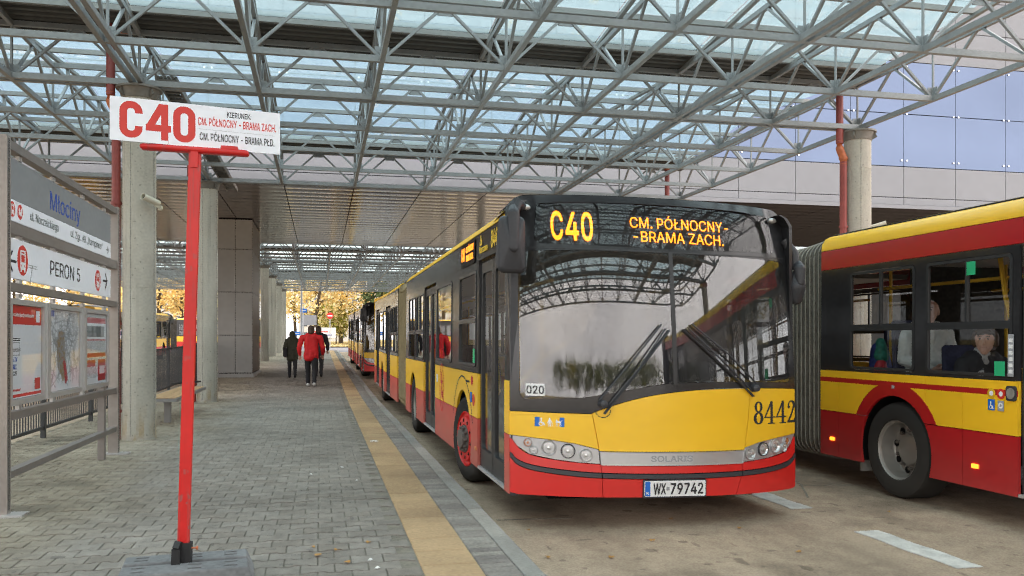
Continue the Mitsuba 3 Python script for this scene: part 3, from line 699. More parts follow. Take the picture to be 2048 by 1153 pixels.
put_text(sg, 'print', text2('rozkład jazdy autobusów', 0.03, 0.5), FP(7.80, 1.72, .0015), 'm_white_print')
prt(7.47, 1.06, 8.25, 1.085, 'm_red_ink'); prt(8.08, 1.10, 8.22, 1.20, 'm_red_ink'); put_text(sg, 'print', text2('komunikat', 0.022, 0.2), FP(7.62, 1.11), 'm_red_ink')
for z in (1.52, 1.535, 1.45, 1.435): prt(7.53, z, 7.72, z + 0.007, 'm_ink')
fr = sbox(7.54, 1.40, 7.71, 1.51).difference(sbox(7.548, 1.407, 7.702, 1.503)); put_text(sg, 'print', flat(fr, .0012), FP(0, 0), 'm_grey_ink')
put_text(sg, 'print', text2('5 IV', 0.04, 0.11), FP(7.59, 1.35), 'm_blue_ink'); put_text(sg, 'print', text2('M1', 0.04, 0.08), FP(7.59, 1.29), 'm_blue_ink'); put_text(sg, 'print', text2('C20', 0.035, 0.09), FP(7.59, 1.24), 'm_ink')
for z, a, b in ((1.36, 7.75, 8.1), (1.27, 7.52, 8.22), (1.50, 7.8, 8.2), (1.15, 7.75, 8.1)): prt(7.0 + a - 7.0, z, b, z + 0.004, 'm_white_print')
# map poster: street network
def streets(y0, z0, y1, z1, n, r):
    ls = []
    for _ in range(n):
        y, z = r.uniform(y0, y1), r.uniform(z0, z1); a = r.choice([0.2, 1.75, 0.9, 2.5]) + r.normal(0, .12); L = r.uniform(.08, .35)
        ls.append(LineString([(y, z), (y + L * math.cos(a), z + L * math.sin(a)), (y + 1.6 * L * math.cos(a + .3), z + 1.6 * L * math.sin(a + .3))]).buffer(r.uniform(.0015, .0045), quad_segs=1))
    return unary_union(ls).intersection(sbox(y0, z0, y1, z1))
put_text(sg, 'map_streets', flat(streets(8.47, 1.07, 9.43, 1.80, 170, np.random.default_rng(3)), 0.0012), FP(0, 0), 'm_grey_ink')
put_text(sg, 'map_district', flat(Polygon([(8.75, 1.25), (8.70, 1.5), (8.80, 1.62), (8.95, 1.6), (8.97, 1.4), (9.02, 1.22), (8.9, 1.12), (8.84, 1.2)]), 0.0008), FP(0, 0), 'm_tactile')
put_text(sg, 'map_district', flat(Polygon([(8.90, 1.36), (9.0, 1.3), (9.06, 1.14), (8.98, 1.1)]), 0.001), FP(0, 0, .0002), 'm_red_print')
prt(8.47, 1.745, 8.63, 1.80, 'm_blue_ink', .0013)
# timetable poster
prt(9.69, 1.71, 10.55, 1.77, 'm_red_print'); prt(9.76, 1.56, 10.50, 1.68, 'm_dark_ink'); prt(9.69, 1.34, 10.55, 1.385, 'm_red_print'); prt(9.69, 1.52, 10.55, 1.535, 'm_red_print')
fr = unary_union([sbox(9.70 + .056 * i, 1.12, 9.74 + .056 * i, 1.33) for i in range(15)] + [sbox(9.70 + .056 * i, 1.40, 9.74 + .056 * i, 1.51) for i in range(15)])
lines = unary_union([sbox(9.69, 1.06 + .012 * j, 10.55, 1.065 + .012 * j) for j in range(40)])
put_text(sg, 'print', flat(fr.intersection(lines), 0.0012), FP(0, 0), 'm_grey_ink')
prt(10.22, 1.075, 10.55, 1.31, 'm_red_print', .0006); prt(10.27, 1.15, 10.50, 1.24, 'm_paper', .002); prt(9.70, 1.24, 10.10, 1.31, 'm_red_print', .0006)

# ---- temporary route sign on a leaning red pole
rs = thing('route_sign', 'white C40 route sign on a leaning red pole in a rubber base', 'sign')
b0 = np.array([-0.765, 5.10, 0.16]); lean = np.array([0.030, -0.012, 1.0]); lean /= np.linalg.norm(lean)
yaw = -0.035
ux = np.array([math.cos(yaw), math.sin(yaw), -0.012]); ux -= lean * (ux @ lean); ux /= np.linalg.norm(ux); uy = np.cross(lean, ux)
def fr3(v): v = np.asarray(v, float).reshape(-1, 3); return b0 + v[:, :1] * ux + v[:, 1:2] * uy + v[:, 2:] * lean
HT = 2.44
obj('pole', M().box(-0.031, 0.031, -0.018, 0.018, 0.08, HT - 0.02).out(fr3), 'm_red_paint', rs)
cb = m3.Manifold.cube([0.57, 0.06, 0.035], True)
tb = M().mesh(trimesh.Trimesh(*(lambda r: (r.vert_properties[:, :3], r.tri_verts))(m3.Manifold.batch_hull([m3.Manifold.sphere(0.017, 10).translate([sx, sy, 0]) for sx in (-.275, .275) for sy in (-.018, .018)]).to_mesh()), process=False))
obj('cross_bar', tb.out(lambda v: fr3(v + [0.0, 0, HT])), 'm_red_paint', rs, smooth=35)
gv = M().box(-0.02, 0.02, -0.03, 0.03, HT - 0.10, HT - 0.012); obj('bracket', gv.out(fr3), 'm_red_paint', rs)
cl = M()
for x in (-0.185, 0.185): cl.box(x - 0.045, x + 0.045, -0.022, -0.008, HT + 0.0165, HT + 0.034); cl.box(x - 0.045, x + 0.045, 0.004, 0.016, HT + 0.0165, HT + 0.034)
obj('clips', cl.out(fr3), 'm_red_paint', rs, kind='stuff')
# the board hangs turned a little on the bar
ya = 0.115; bx = np.array([math.cos(ya), math.sin(ya), -0.0])
cx = fr3([[-0.015, 0, HT + 0.018]])[0]
sx_ = bx * 1.0; sx_[2] = -0.022
BW, BH = 0.985, 0.262
SC = 0.915
def brd(v): v = np.asarray(v, float).reshape(-1, 3); n_ = np.array([math.sin(ya), -math.cos(ya), 0]); return cx + (v[:, :1] * SC + .026) * sx_ + np.array([0, 0, 1.0]) * v[:, 1:2] * SC + n_ * v[:, 2:]
v, f = ext2(rrect(-BW / 2, 0, BW / 2, BH, 0.004), 0.006); obj('board', trimesh.Trimesh(brd(v - [0, 0, .003]), f, process=False), 'm_sign_white', rs)
def bt(txt, h, w, x, y, m, bold=False):
    v, f = text2(txt, h, w, bold, depth=0.001); obj('lettering', trimesh.Trimesh(brd(v + [x, y, 0.0031]), f, process=False), m, rs)
rr_ = rrect(-.064, 0, .064, .22, .060); ri_ = rrect(-.022, .042, .022, .178, .020)
gC = rr_.difference(ri_).difference(sbox(0, .072, .1, .150)).union(sbox(.022, .062, .064, .073)).union(sbox(.022, .149, .064, .160)); g0 = rr_.difference(ri_)
g4_ = unary_union([sbox(.018, 0, .058, .22), sbox(-.068, .052, .074, .092), Polygon([(-.068, .08), (.006, .22), (.052, .22), (-.022, .08)])])
for nm_, g_, x_ in (('C', gC, -.376), ('4', g4_, -.226), ('0', g0, -.076)):
    v, f = ext2(g_, 0.001); obj('lettering', trimesh.Trimesh(brd(v + [x_, .022, 0.0031]), f, process=False), 'm_red_ink', rs)

bt('KIERUNEK:', .032, .145, .245, .203, 'm_ink', True); bt('CM. PÓŁNOCNY - BRAMA ZACH.', .045, .465, .235, .140, 'm_red_ink', True); bt('CM. PÓŁNOCNY - BRAMA PŁD.', .044, .445, .235, .048, 'm_ink', True)
v, f = ext2(sbox(-.0, .114, .46, .1155), 0.001); obj('rule', trimesh.Trimesh(brd(v + [0, 0, .0031]), f, process=False), 'm_grey_ink', rs)
# base: two recycled rubber blocks with the socket between
def rubber(x0, x1, y0, y1):
    c = m3.Manifold.batch_hull([m3.Manifold.sphere(0.014, 10).translate([x, y, z]) for x, y, z in [(x0 + .014, y0 + .014, .015), (x1 - .014, y0 + .014, .015), (x1 - .014, y1 - .014, .015), (x0 + .014, y1 - .014, .015),
        (x0 + .05, y0 + .03, .10), (x1 - .05, y0 + .03, .10), (x1 - .05, y1 - .03, .10), (x0 + .05, y1 - .03, .10)]])
    for qx in (x0 + .13, (x0 + x1) / 2 + .05, x1 - .13):
        for qy in (y0 + .07, y1 - .075):
            c -= m3.Manifold.batch_hull([m3.Manifold.cylinder(0.05, 0.013, 0.013, 14).translate([qx + s * .025, qy, 0.095]) for s in (-1, 1)])
    r = c.to_mesh(); return trimesh.Trimesh(r.vert_properties[:, :3], r.tri_verts, process=False)
base_yaw = 0.10
def bas(v): c_, s_ = math.cos(base_yaw), math.sin(base_yaw); v = np.asarray(v); return np.stack([b0[0] + .02 + v[:, 0] * c_ - v[:, 1] * s_, b0[1] + v[:, 0] * s_ + v[:, 1] * c_, 0.163 + v[:, 2]], 1)
for a, b in ((0.012, 0.22), (-0.24, -0.012)):
    m = rubber(-.37, .37, a, b); m.vertices = bas(m.vertices); obj('rubber_block', m, 'm_rubber_base', rs, smooth=35)
so = M().box(-.045, .045, -.035, .032, 0.06, 0.225); obj('socket', so.out(fr3), 'm_black', rs)
so = M().box(-.05, -.005, -.075, -.035, 0.03, 0.20); so.bar((-.03, -.05, .20), (-.02, -.03, .235), .04, .02); obj('clamp', so.out(fr3), 'm_black', rs)
so = M().tube([(.045, -.01, .195), (.075, -.01, .195)], .005, 8); so.lathe([(0, .07), (.011, .07), (.011, .08), (0, .08)], (0, -.01, .195), 'x', 8); obj('bolt', so.out(fr3), 'm_elbow', rs)

# ---- bench between the columns
bn = thing('bench', 'low wooden slatted bench on metal legs beside the second concrete column', 'bench')
for k in range(5): obj('slat', M().box(-2.70 + .093 * k, -2.62 + .093 * k, 14.3, 17.7, 0.575, 0.61).out(), 'm_wood', bn)
fm = M()
for x in (-2.735, -2.23): fm.box(x - .012, x + .012, 14.28, 17.72, 0.545, 0.60)
for y in (14.28, 17.72): fm.box(-2.735, -2.23, y - .012, y + .012, 0.545, 0.598)
obj('frame', fm.out(), 'm_bench_metal', bn)
for y in (15.0, 17.0): obj('leg', M().box(-2.53, -2.43, y - .05, y + .05, 0.16, 0.56).out(), 'm_bench_metal', bn)
obj('armrest', M().bar((-2.74, 17.0, .70), (-2.22, 17.0, .74), .05, .03).bar((-2.48, 17.0, .58), (-2.48, 17.0, .72), .03, .03).out(), 'm_black', bn)

# ---- pedestrian railing along the far edge of the platform
rl = thing('railing', 'dark pedestrian railing along the left edge of the platform', 'fence'); RX = -3.78
pm = M()
ys0 = 8.0
while ys0 < 40:
    g = float(G(ys0)); obj('post', M().box(RX - .03, RX + .03, ys0 - .03, ys0 + .03, .155 + g, 1.33 + g).out(), 'm_rail', rl); ys0 += 2.5
for a, b in ((8.0, 20.5), (20.5, 40.5)):
    for z in (1.27, 0.30): obj('rail', M().bar((RX, a, z + float(G(a))), (RX, b, z + float(G(b))), .035, .04).out(), 'm_rail', rl)
for k in range(300):
    y = 8.1 + 0.107 * k; g = float(G(y)); m = M().box(RX - .007, RX + .007, y - .007, y + .007, 0.32 + g, 1.255 + g)
    if y < 27: obj('picket', m.out(), 'm_rail', rl)
    else: pm.mesh(m.out())
obj('far_pickets', pm.out(), 'm_rail', rl, kind='stuff')

# ---- fallen leaves and litter
LEAFS = [(-.05, 5.75, 0), (.10, 5.62, 0), (-.02, 5.52, 0), (.31, 5.80, 0), (.16, 5.3, 0), (1.55, 5.75, 1), (1.62, 6.6, 1), (2.45, 6.05, 1), (1.98, 5.65, 1), (3.3, 6.3, 1), (3.35, 5.5, 1), (2.9, 6.75, 1), (4.9, 6.6, 1), (1.40, 8.2, 1)]
LEAFL = ['farthest of the dry leaves on the pavers right of the sign base' , 'dry leaf beside the farthest one on the pavers, nearer the yellow strip', 'dry leaf on the pavers closest to the rubber base', 'dry leaf on the pavers next to the yellow strip', 'dry leaf on the pavers nearest the bottom edge of the picture',
         'dry leaf on the road just beyond the kerb, nearest the kerb end', 'dry leaf on the road below the left corner of the front bus', 'dry leaf on the road in front of the middle of the front bus', 'dry leaf on the road nearest the camera beside the kerb', 'dry leaf on the road under the number plate side of the front bus',
         'dry leaf on the road left of the nearest white dash', 'dry leaf on the dark road patch under the front bumper', 'dry leaf on the road beside the right hand bus', 'dry leaf in the gutter beside the front door of the bus']
for k, (x, y, onroad) in enumerate(LEAFS):
    n = 9; a = np.linspace(0, 2 * PI, n, endpoint=False); r = 0.015 * (1 + .35 * np.cos(3 * a + k)) * rng.uniform(.8, 1.3)
    z0 = 0.006 if onroad else 0.164; t = rng.uniform(0, 6)
    v = np.stack([r * np.cos(a) * 1.5, r * np.sin(a), 0.004 + .008 * rng.random(n)], 1); v = np.vstack([v, [[0, 0, 0.004]], v - [0, 0, .0015], [[0, 0, 0.0025]]])
    v[:, :2] = v[:, :2] @ np.array([[math.cos(t), math.sin(t)], [-math.sin(t), math.cos(t)]])
    f = [(i, (i + 1) % n, n) for i in range(n)] + [(n + 1 + (i + 1) % n, n + 1 + i, 2 * n + 1) for i in range(n)] + [(i, n + 1 + i, n + 1 + (i + 1) % n) for i in range(n)] + [(i, n + 1 + (i + 1) % n, (i + 1) % n) for i in range(n)]
    obj('fallen_leaf', M().add(v + [x, y, z0], f).out(), 'm_leaf_dry', label=LEAFL[k], cat='leaf', group='fallen leaves')
for k, (x, y) in enumerate([(.30, 5.35), (.33, 5.15), (.70, 11.6), (.22, 9.3), (-.1, 8.9), (.34, 8.4)]):
    a = np.linspace(0, 2 * PI, 7, endpoint=False); r = (.045 if k == 2 else .014) * (1 + .4 * np.sin(2 * a + k))
    v = np.stack([r * np.cos(a), r * np.sin(a), 0 * a], 1); v = np.vstack([v, [[0, 0, .012]], v - [0, 0, .002]])
    f = [(i, (i + 1) % 7, 7) for i in range(7)] + [(i, 8 + i, 8 + (i + 1) % 7) for i in range(7)] + [(i, 8 + (i + 1) % 7, (i + 1) % 7) for i in range(7)]
    obj('litter', M().add(v + [x, y, .163], f).out(), 'm_litter', label='white scrap of paper lying on the tactile strip' if k == 2 else 'tiny white scrap lying on the pavers', cat='litter', **({} if k == 2 else {'group': 'tiny scraps on the pavers'}))
# ================================================================ BUSES
W = 2.55; RA, RZ0 = 0.14, 2.53
def sx(Z):
    Z = np.asarray(Z, float); t = np.clip((Z - RZ0) / RA, 0, 1)
    return RA * (1 - np.sqrt(np.maximum(1 - t * t, 0))) + 0.012 * np.clip((Z - 1.2) / 1.3, 0, 1)
def ysf(X, Z):
    t = np.abs(2 * np.asarray(X, float) / W - 1)
    Z = np.asarray(Z, float)
    return -0.30 * (1 - t ** 2.6) + 0.02 * np.maximum(0, Z - 1.0) + 0.055 * np.maximum(0, Z - 1.0) ** 2 + 0.05 * np.clip((Z - 2.55) / 0.18, 0, 1.2) ** 2 - 0.012 * np.exp(-((Z - 0.42) / 0.16) ** 2)
def Ff(off=0.0): return lambda s, t: np.stack([s, ysf(s, t) - off, t], 1)
def top_edge(X):
    e = np.minimum(X, W - X); return 2.735 - 0.13 * np.clip(1 - e / 0.14, 0, 1) ** 2

class Bus:
    def __init__(s, key, x0, y0, roll=0.0, flip=None, deep=False, faded=False, z0=None):
        s.key, s.x0, s.y0, s.roll, s.flip = key, x0, y0, roll, flip
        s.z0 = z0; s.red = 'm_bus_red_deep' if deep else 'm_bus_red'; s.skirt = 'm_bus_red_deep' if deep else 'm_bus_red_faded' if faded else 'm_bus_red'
    def P(s, v, roll=True):
        v = np.array(v, float).reshape(-1, 3)
        if roll: v[:, 2] -= s.roll * v[:, 0]
        if s.flip: return s.flip(v)
        x, y = s.x0 + v[:, 0], s.y0 + v[:, 1]
        return np.stack([x, y, v[:, 2] + (G(y) if s.z0 is None else s.z0)], 1)
    def add(s, name, mesh, m, parent=None, smooth=False, roll=True, **kw):
        if isinstance(mesh, M): mesh = mesh.out()
        return obj(name, trimesh.Trimesh(s.P(mesh.vertices, roll), mesh.faces, process=False), m, parent or s.key, smooth=smooth, **kw)
    # -- a plate on one side wall; side 0 is the door side (x = 0), 1 the other
    def side(s, name, poly, m, side=0, off=0.0, depth=0.03, parent=None, smooth=30, du=1.2, dv=0.06, **kw):
        if not polys(poly): return None
        def F(a, b):
            o = sx(b) - off; return np.stack([o if side == 0 else W - o, a, b], 1)
        big = poly.bounds[3] > RZ0
        sh = shell(poly, F, (depth if side == 0 else -depth, 0, 0), du, dv if big else 0.6)
        if side == 0: sh = trimesh.Trimesh(sh.vertices, sh.faces[:, ::-1], process=False)
        return s.add(name, sh, m, parent, smooth if big else False, **kw)

    def section(s, ya, yb, doors, axles, wins, livery, sides=(0, 1), solid=()):
        for sd in sides:
            D = unary_union([sbox(a, 0.2, b, 2.30) for a, b in doors]) if sd == 0 and doors else Polygon()
            arch = unary_union([ell(y, 0.46, 0.52, 0.53, 40) for y in axles]) if axles else Polygon()
            ring = unary_union([ell(y, 0.46, 0.66, 0.66, 40) for y in axles]).intersection(sbox(ya, .76, yb, 1.19)) if axles else Polygon()
            e = 0.003
            sk = sbox(ya, 0.28, yb, 0.757).difference(D).difference(arch)
            # skirt split into flaps
            cuts = sorted({ya, yb, *[d for dd in doors for d in dd], *[a + q for a in axles for q in (-.9, .9)]}) if sd == 0 else [ya, yb]
            for a, b in zip(cuts[:-1], cuts[1:]):
                for g in polys(sk.intersection(sbox(a + e, 0, b - e, 3))):
                    if g.area > 0.01: s.side('skirt_panel', g, s.skirt, sd, depth=0.03)
            belt = sbox(ya, 0.763, yb, 1.197).difference(D).difference(arch)
            if livery == 'red_top' and axles: [s.side('arch_trim', g, s.red, sd, off=0.003) for g in polys(ring.difference(arch).difference(D).difference(sbox(ya, 0, yb, 0.765)))]; belt = belt.difference(ring)
            if livery == 'red_top': s.side('stripe', sbox(ya, 1.077, yb, 1.125).difference(D), s.red, sd, off=0.002, depth=0.001)
            cb = sorted({*cuts, *[y for y in (3.05, 6.98) if ya < y < yb]})
            for a, b in zip(cb[:-1], cb[1:]):
                for g in polys(belt.intersection(sbox(a + .002, 0, b - .002, 3))):
                    if g.area > .003: s.side('belt_panel', g, 'm_bus_yellow', sd)
            ztop = 2.287 if livery == 'red_top' else 2.555
            wl = wins[sd]
            band = sbox(ya, 1.203, yb, ztop).difference(D)
            holes = unary_union([rrect(a, z0, b, z1, 0.05) for a, b, z0, z1, *_ in wl]) if wl else Polygon()
            s.side('window_band', band.difference(holes), 'm_bus_black', sd, off=-0.004)
            if livery == 'red_top':
                s.side('upper_panel', sbox(ya, 2.293, yb, 2.497), s.red, sd)
                s.side('roof_edge', sbox(ya, 2.503, yb, RZ0 + RA - 0.004), 'm_bus_yellow', sd)
            else:
                yk = ya + (.14 if sd == 0 else .75) if ya < 1 else ya
                s.side('roof_edge', sbox(yk, 2.561, yb, RZ0 + RA - 0.004), 'm_bus_yellow', sd)
                if yk > ya: s.side('head_corner', sbox(ya, 2.558, yk - .004, RZ0 + RA - 0.004), 'm_bus_black', sd)
            for a, b, z0, z1, kind in wl:
                wkey = s.side('window', rrect(a + .004, z0 + .004, b - .004, z1 - .004, .048).difference(rrect(a + .03, z0 + .03, b - .03, z1 - .03, .03)), 'm_bus_frame', sd, off=0.004, depth=0.03)
                def pane(y0, y1, za, zb):
                    xo = 0.012 + float(sx((za + zb) / 2)); x = xo if sd == 0 else W - xo
                    s.add('pane', M().add([(x, y0, za), (x, y1, za), (x, y1, zb), (x, y0, zb)], [(0, 1, 2, 3)]), 'm_bus_window' if livery == 'red_top' else 'm_bus_window_dark', wkey)
                if kind == 'split':
                    zm = 1.655; fr = sbox(a + .02, zm - .035, b - .02, zm + .03).union(sbox((a + b) / 2 - .012, zm, (a + b) / 2 + .012, z1 - .02))
                    s.side('frame', fr, 'm_bus_frame', sd, off=0.006, depth=0.03, parent=wkey)
                    pane(a + .02, b - .02, z0 + .02, zm - .03); pane(a + .02, (a + b) / 2, zm + .03, z1 - .02); pane((a + b) / 2, b - .02, zm + .03, z1 - .02)
                elif kind == 'bar':
                    s.side('frame', sbox(a + .02, 1.70, b - .02, 1.745), 'm_bus_frame', sd, off=0.006, depth=0.03, parent=wkey)
                    pane(a + .02, b - .02, z0 + .02, z1 - .02)
                else: pane(a + .02, b - .02, z0 + .02, z1 - .02)
            for a, b in doors if sd == 0 else ():
                n = 2; wd = (b - a) / n
                for k in range(n):
                    c0, c1 = a + k * wd + .012, a + (k + 1) * wd - .012
                    fr = rrect(c0, 0.31, c1, 2.27, .02).difference(rrect(c0 + .06, 0.48, c1 - .06, 2.17, .05))
                    dk = s.side('door', fr, 'm_bus_frame', sd, off=-0.03, depth=0.035)
                    s.add('pane', M().add([(0.05, c0 + .05, .47), (0.05, c1 - .05, .47), (0.05, c1 - .05, 2.18), (0.05, c0 + .05, 2.18)], [(0, 1, 2, 3)]), 'm_bus_window' if livery == 'red_top' else 'm_bus_window_dark', dk)
                    h = M().tube([(0.10, c0 + .14, 1.02), (0.12, c0 + .14, 1.05), (0.12, c0 + .22, 1.38), (0.10, c0 + .22, 1.40)], .016, 8); s.add('handle', h, 'm_handrail', dk)
                s.side('door_header', sbox(a, 2.30, b, 2.303), 'm_bus_black', sd, off=-0.03)
                sill = M().box(0.0, 0.1, a, b, 0.28, 0.305); s.add('door_sill', sill, 'm_alu_light')
            for y in axles:                                          # wheel arches
                pr = []
                ang = np.linspace(-0.3, PI + 0.3, 19)
                x0, x1 = (0.03, 0.75) if sd == 0 else (W - 0.75, W - 0.03)
                v = np.array([(x, y + 0.525 * math.cos(a), 0.46 + 0.535 * math.sin(a)) for x in (x0, x1) for a in ang]); nn = len(ang)
                f = [(i, i + 1, nn + i + 1, nn + i) for i in range(nn - 1)]
                v = np.vstack([v, [[x1 if sd == 0 else x0, y, .3]]]); o = nn if sd == 0 else 0
                f2 = [(o + i, o + i + 1, 2 * nn) for i in range(nn - 1)]
                mm = M().add(v, f); mm.n = 0; mm.v = [v]; mm.f = [np.vstack([np.asarray([[q[0], q[1], q[2]] for q in f] + [[q[0], q[2], q[3]] for q in f]), np.asarray(f2)])]
                s.add('wheel_well', mm, 'm_void')
    def wheel(s, y, side=0, steer=0.0, dish=True, rim='m_rim', x_in=0.0, disc=None):
        r, wdt = 0.465, 0.29
        if dish:
            tyre = [(0.285, 0.0), (0.30, -0.012), (0.40, -0.02), (0.445, 0.0), (r, 0.045), (r, wdt - .03), (.42, wdt), (0.28, wdt)]
            rp = [(0.288, -0.004), (0.295, 0.0), (0.283, 0.018), (0.265, 0.03), (0.255, 0.14), (0.235, 0.165), (0.15, 0.17), (0.145, 0.13), (0.12, 0.115), (0.0, 0.11)]
        else:
            tyre = [(0.29, 0.02), (0.30, 0.0), (0.40, -0.012), (0.445, 0.01), (r, 0.05), (r, wdt - .03), (.42, wdt), (0.28, wdt)]
            rp = [(0.292, 0.012), (0.297, -0.002), (0.285, -0.01), (0.275, 0.012), (0.245, 0.015), (0.235, -0.015), (0.155, -0.02), (0.15, 0.03), (0.0, 0.035)]
            hp = [(0.152, 0.02), (0.145, -0.025), (0.10, -0.03), (0.095, -0.07), (0.0, -0.075)]
        def place(v):
            v = np.asarray(v, float).copy(); c_, s_ = math.cos(steer), math.sin(steer); xx = v[:, 0] - .1
            v = np.stack([xx * c_ - v[:, 1] * s_ + .1, xx * s_ + v[:, 1] * c_, v[:, 2]], 1); v[:, 0] += 0.035 + x_in
            if side: v[:, 0] = W - v[:, 0]
            return v + [0, y, 0.465]
        wk = s.key + '__wheel'
        wk = numbered(wk)
        obj('tyre', trimesh.Trimesh(s.P(place(M().lathe(tyre, (0, 0, 0), 'x', 44).out().vertices), False), M().lathe(tyre, (0, 0, 0), 'x', 44).out().faces, process=False), 'm_tyre', wk, smooth=40)
        m = M().lathe(rp, (0, 0, 0), 'x', 40).out(); obj('rim', trimesh.Trimesh(s.P(place(m.vertices), False), m.faces, process=False), rim, wk, smooth=35)
        if not dish: m = M().lathe(hp, (0, 0, 0), 'x', 30).out(); obj('hub', trimesh.Trimesh(s.P(place(m.vertices), False), m.faces, process=False), 'm_rim_dark', wk, smooth=35)
        h = M()
        for k in range(10):
            a = 2 * PI * k / 10
            if dish: h.lathe([(0, -.02), (.016, -.02), (.016, .02)], (0.15, .185 * math.cos(a + .3), .185 * math.sin(a + .3)), 'x', 8)
            else: h.lathe([(0, -.03), (.014, -.03), (.018, .0)], (-0.030, .122 * math.cos(a), .122 * math.sin(a)), 'x', 8)
        m = h.out(); obj('wheel_nuts', trimesh.Trimesh(s.P(place(m.vertices), False), m.faces, process=False), 'm_rim_dark', wk, kind='stuff')
        h = M()
        for k in range(8 if dish else 10):
            a = 2 * PI * k / (8 if dish else 10) + .2; rr = .20 if dish else .21
            if dish: h.mesh(trimesh.Trimesh(*ring_hole(0.1485, a, .205, .034)))
            else: h.mesh(trimesh.Trimesh(*ring_hole(-0.020, a, .198, .020)))
        m = h.out(); obj('rim_holes', trimesh.Trimesh(s.P(place(m.vertices), False), m.faces, process=False), 'm_void', wk, kind='stuff')
    def roof(s, ya, yb, m='m_bus_roof'):
        xs_ = np.concatenate([np.linspace(RA + .012, .5, 5), np.linspace(.7, W - .7, 5), np.linspace(W - .5, W - RA - .012, 5)]); zz = 2.667 + .055 * (1 - np.abs(2 * xs_ / W - 1) ** 4)
        n = len(xs_); v = np.array([(x, y, z) for y in (ya, yb) for x, z in zip(xs_, zz)]); v = np.vstack([v, v - [0, 0, .03]])
        f = [(i, i + 1, n + i + 1, n + i) for i in range(n - 1)] + [(2 * n + i, 3 * n + i, 3 * n + i + 1, 2 * n + i + 1) for i in range(n - 1)]
        s.add('roof', M().add(v, f), m, smooth=40)
    def bellows(s, ya, yb, pitch=0.085, m='m_bellows'):
        n = int((yb - ya) / pitch / 2) * 2; st = np.linspace(ya, yb, n * 4 + 1)
        pr = []
        for c, a0 in (((W - .24, 2.46), 0), ((.24, 2.46), 1), ((.24, .42), 2), ((W - .24, .42), 3)):
            for a in np.linspace(a0 * PI / 2, (a0 + 1) * PI / 2, 7): pr.append((c[0], c[1], math.cos(a), math.sin(a)))
        pr = np.array(pr); k = len(pr)
        V = []
        for i, y in enumerate(st):
            t = (i % 4) / 4; w = abs(2 * t - 1); sag = -0.06 * math.sin(PI * (y - ya) / (yb - ya))
            r = .20 - .055 * (1 - w) ** 1.0
            V.append(np.stack([pr[:, 0] + r * pr[:, 2], np.full(k, y), pr[:, 1] + r * pr[:, 3] + sag * (pr[:, 1] > 1)], 1))
        V = np.array(V); i, j = np.meshgrid(np.arange(len(st) - 1), np.arange(k), indexing='ij')
        q = np.stack([i * k + j, i * k + (j + 1) % k, (i + 1) * k + (j + 1) % k, (i + 1) * k + j], -1).reshape(-1, 4)
        fm = M().add(V.reshape(-1, 3), q); s.add('bellows', fm, m)
        rb = M()
        for i in range(0, len(st), 4):
            loop = V[i] + (V[i] - V[i].mean(0)) * np.array([.006, 0, .006]); loop = np.vstack([loop, loop[:1]]); rb.tube(loop, .008, 5, caps=False)
        s.add('bellows_ribs', rb, 'm_bellows_rib' if m == 'm_bellows' else m, kind='stuff')
    def rear(s, y):
        p = rrect(0, .3, W, 2.68, .12); s.add('rear_panel', shell(p, lambda a, b: np.stack([a, y + .06 * (1 - np.abs(2 * a / W - 1) ** 3), b], 1), (0, -.04, 0), .2, .5), 'm_bus_yellow', smooth=30)
    def inside(s, ya, yb, seats=True, poles=()):
        s.add('floor', M().box(.37, W - .37, ya, yb, .303, .36), 'm_interior')
        s.add('ceiling', M().box(.10, W - .10, ya, yb, 2.36, 2.42), 'm_ceiling')
        for sd in (0, 1):
            x = .045 if sd == 0 else W - .065
        hr = M()
        for x in (.55, W - .55): hr.tube([(x, ya + .2, 2.08), (x, yb - .2, 2.08)], .017, 8)
        for y in poles:
            for x in (.55, W - .55): hr.tube([(x, y, .36), (x, y, 2.36)], .017, 8)
        s.add('handrails', hr, 'm_handrail')
    def seat(s, x, y, face=-1, z=0.36):
        pts = [m3.Manifold.sphere(.035, 8).translate([a, b, c]) for a, b, c in [(-.19, -.19, .44), (.19, -.19, .44), (-.19, .2, .42), (.19, .2, .42)]]
        bk_ = [m3.Manifold.sphere(.03, 8).translate([a, b, c]) for a, b, c in [(-.19, .2, .45), (.19, .2, .45), (-.16, .29, 1.08), (.16, .29, 1.08), (-.19, .24, .8), (.19, .24, .8)]]
        u = m3.Manifold.batch_hull(pts) + m3.Manifold.batch_hull(bk_) + m3.Manifold.cube([.08, .3, .42]).translate([-.04, -.1, 0])
        r = u.to_mesh(); v = r.vert_properties[:, :3].copy()
        if face > 0: v[:, 1] *= -1; v[:, 0] *= -1
        s.add('seat', trimesh.Trimesh(v + [x, y, z], r.tri_verts, process=False), 'm_seat', smooth=35)

def ring_hole(x, a, rc, rh):
    n = 10; t = np.arange(n) * 2 * PI / n; cy, cz = rc * math.cos(a), rc * math.sin(a)
    v = np.stack([np.full(n, x), cy + rh * np.cos(t), cz + rh * np.sin(t)], 1); v = np.vstack([v, [[x, cy, cz]], v + [.004, 0, 0], [[x + .004, cy, cz]]])
    f = [(i, (i + 1) % n, n) for i in range(n)] + [(n + 1 + (i + 1) % n, n + 1 + i, 2 * n + 1) for i in range(n)]
    return v, np.array(f)

def curve(pts): return [tuple(p) for p in pts]
def spline(pts, n=40):
    from scipy.interpolate import PchipInterpolator
    p = np.array(pts); x = np.linspace(p[0, 0], p[-1, 0], n); return list(zip(x, PchipInterpolator(p[:, 0], p[:, 1])(x)))

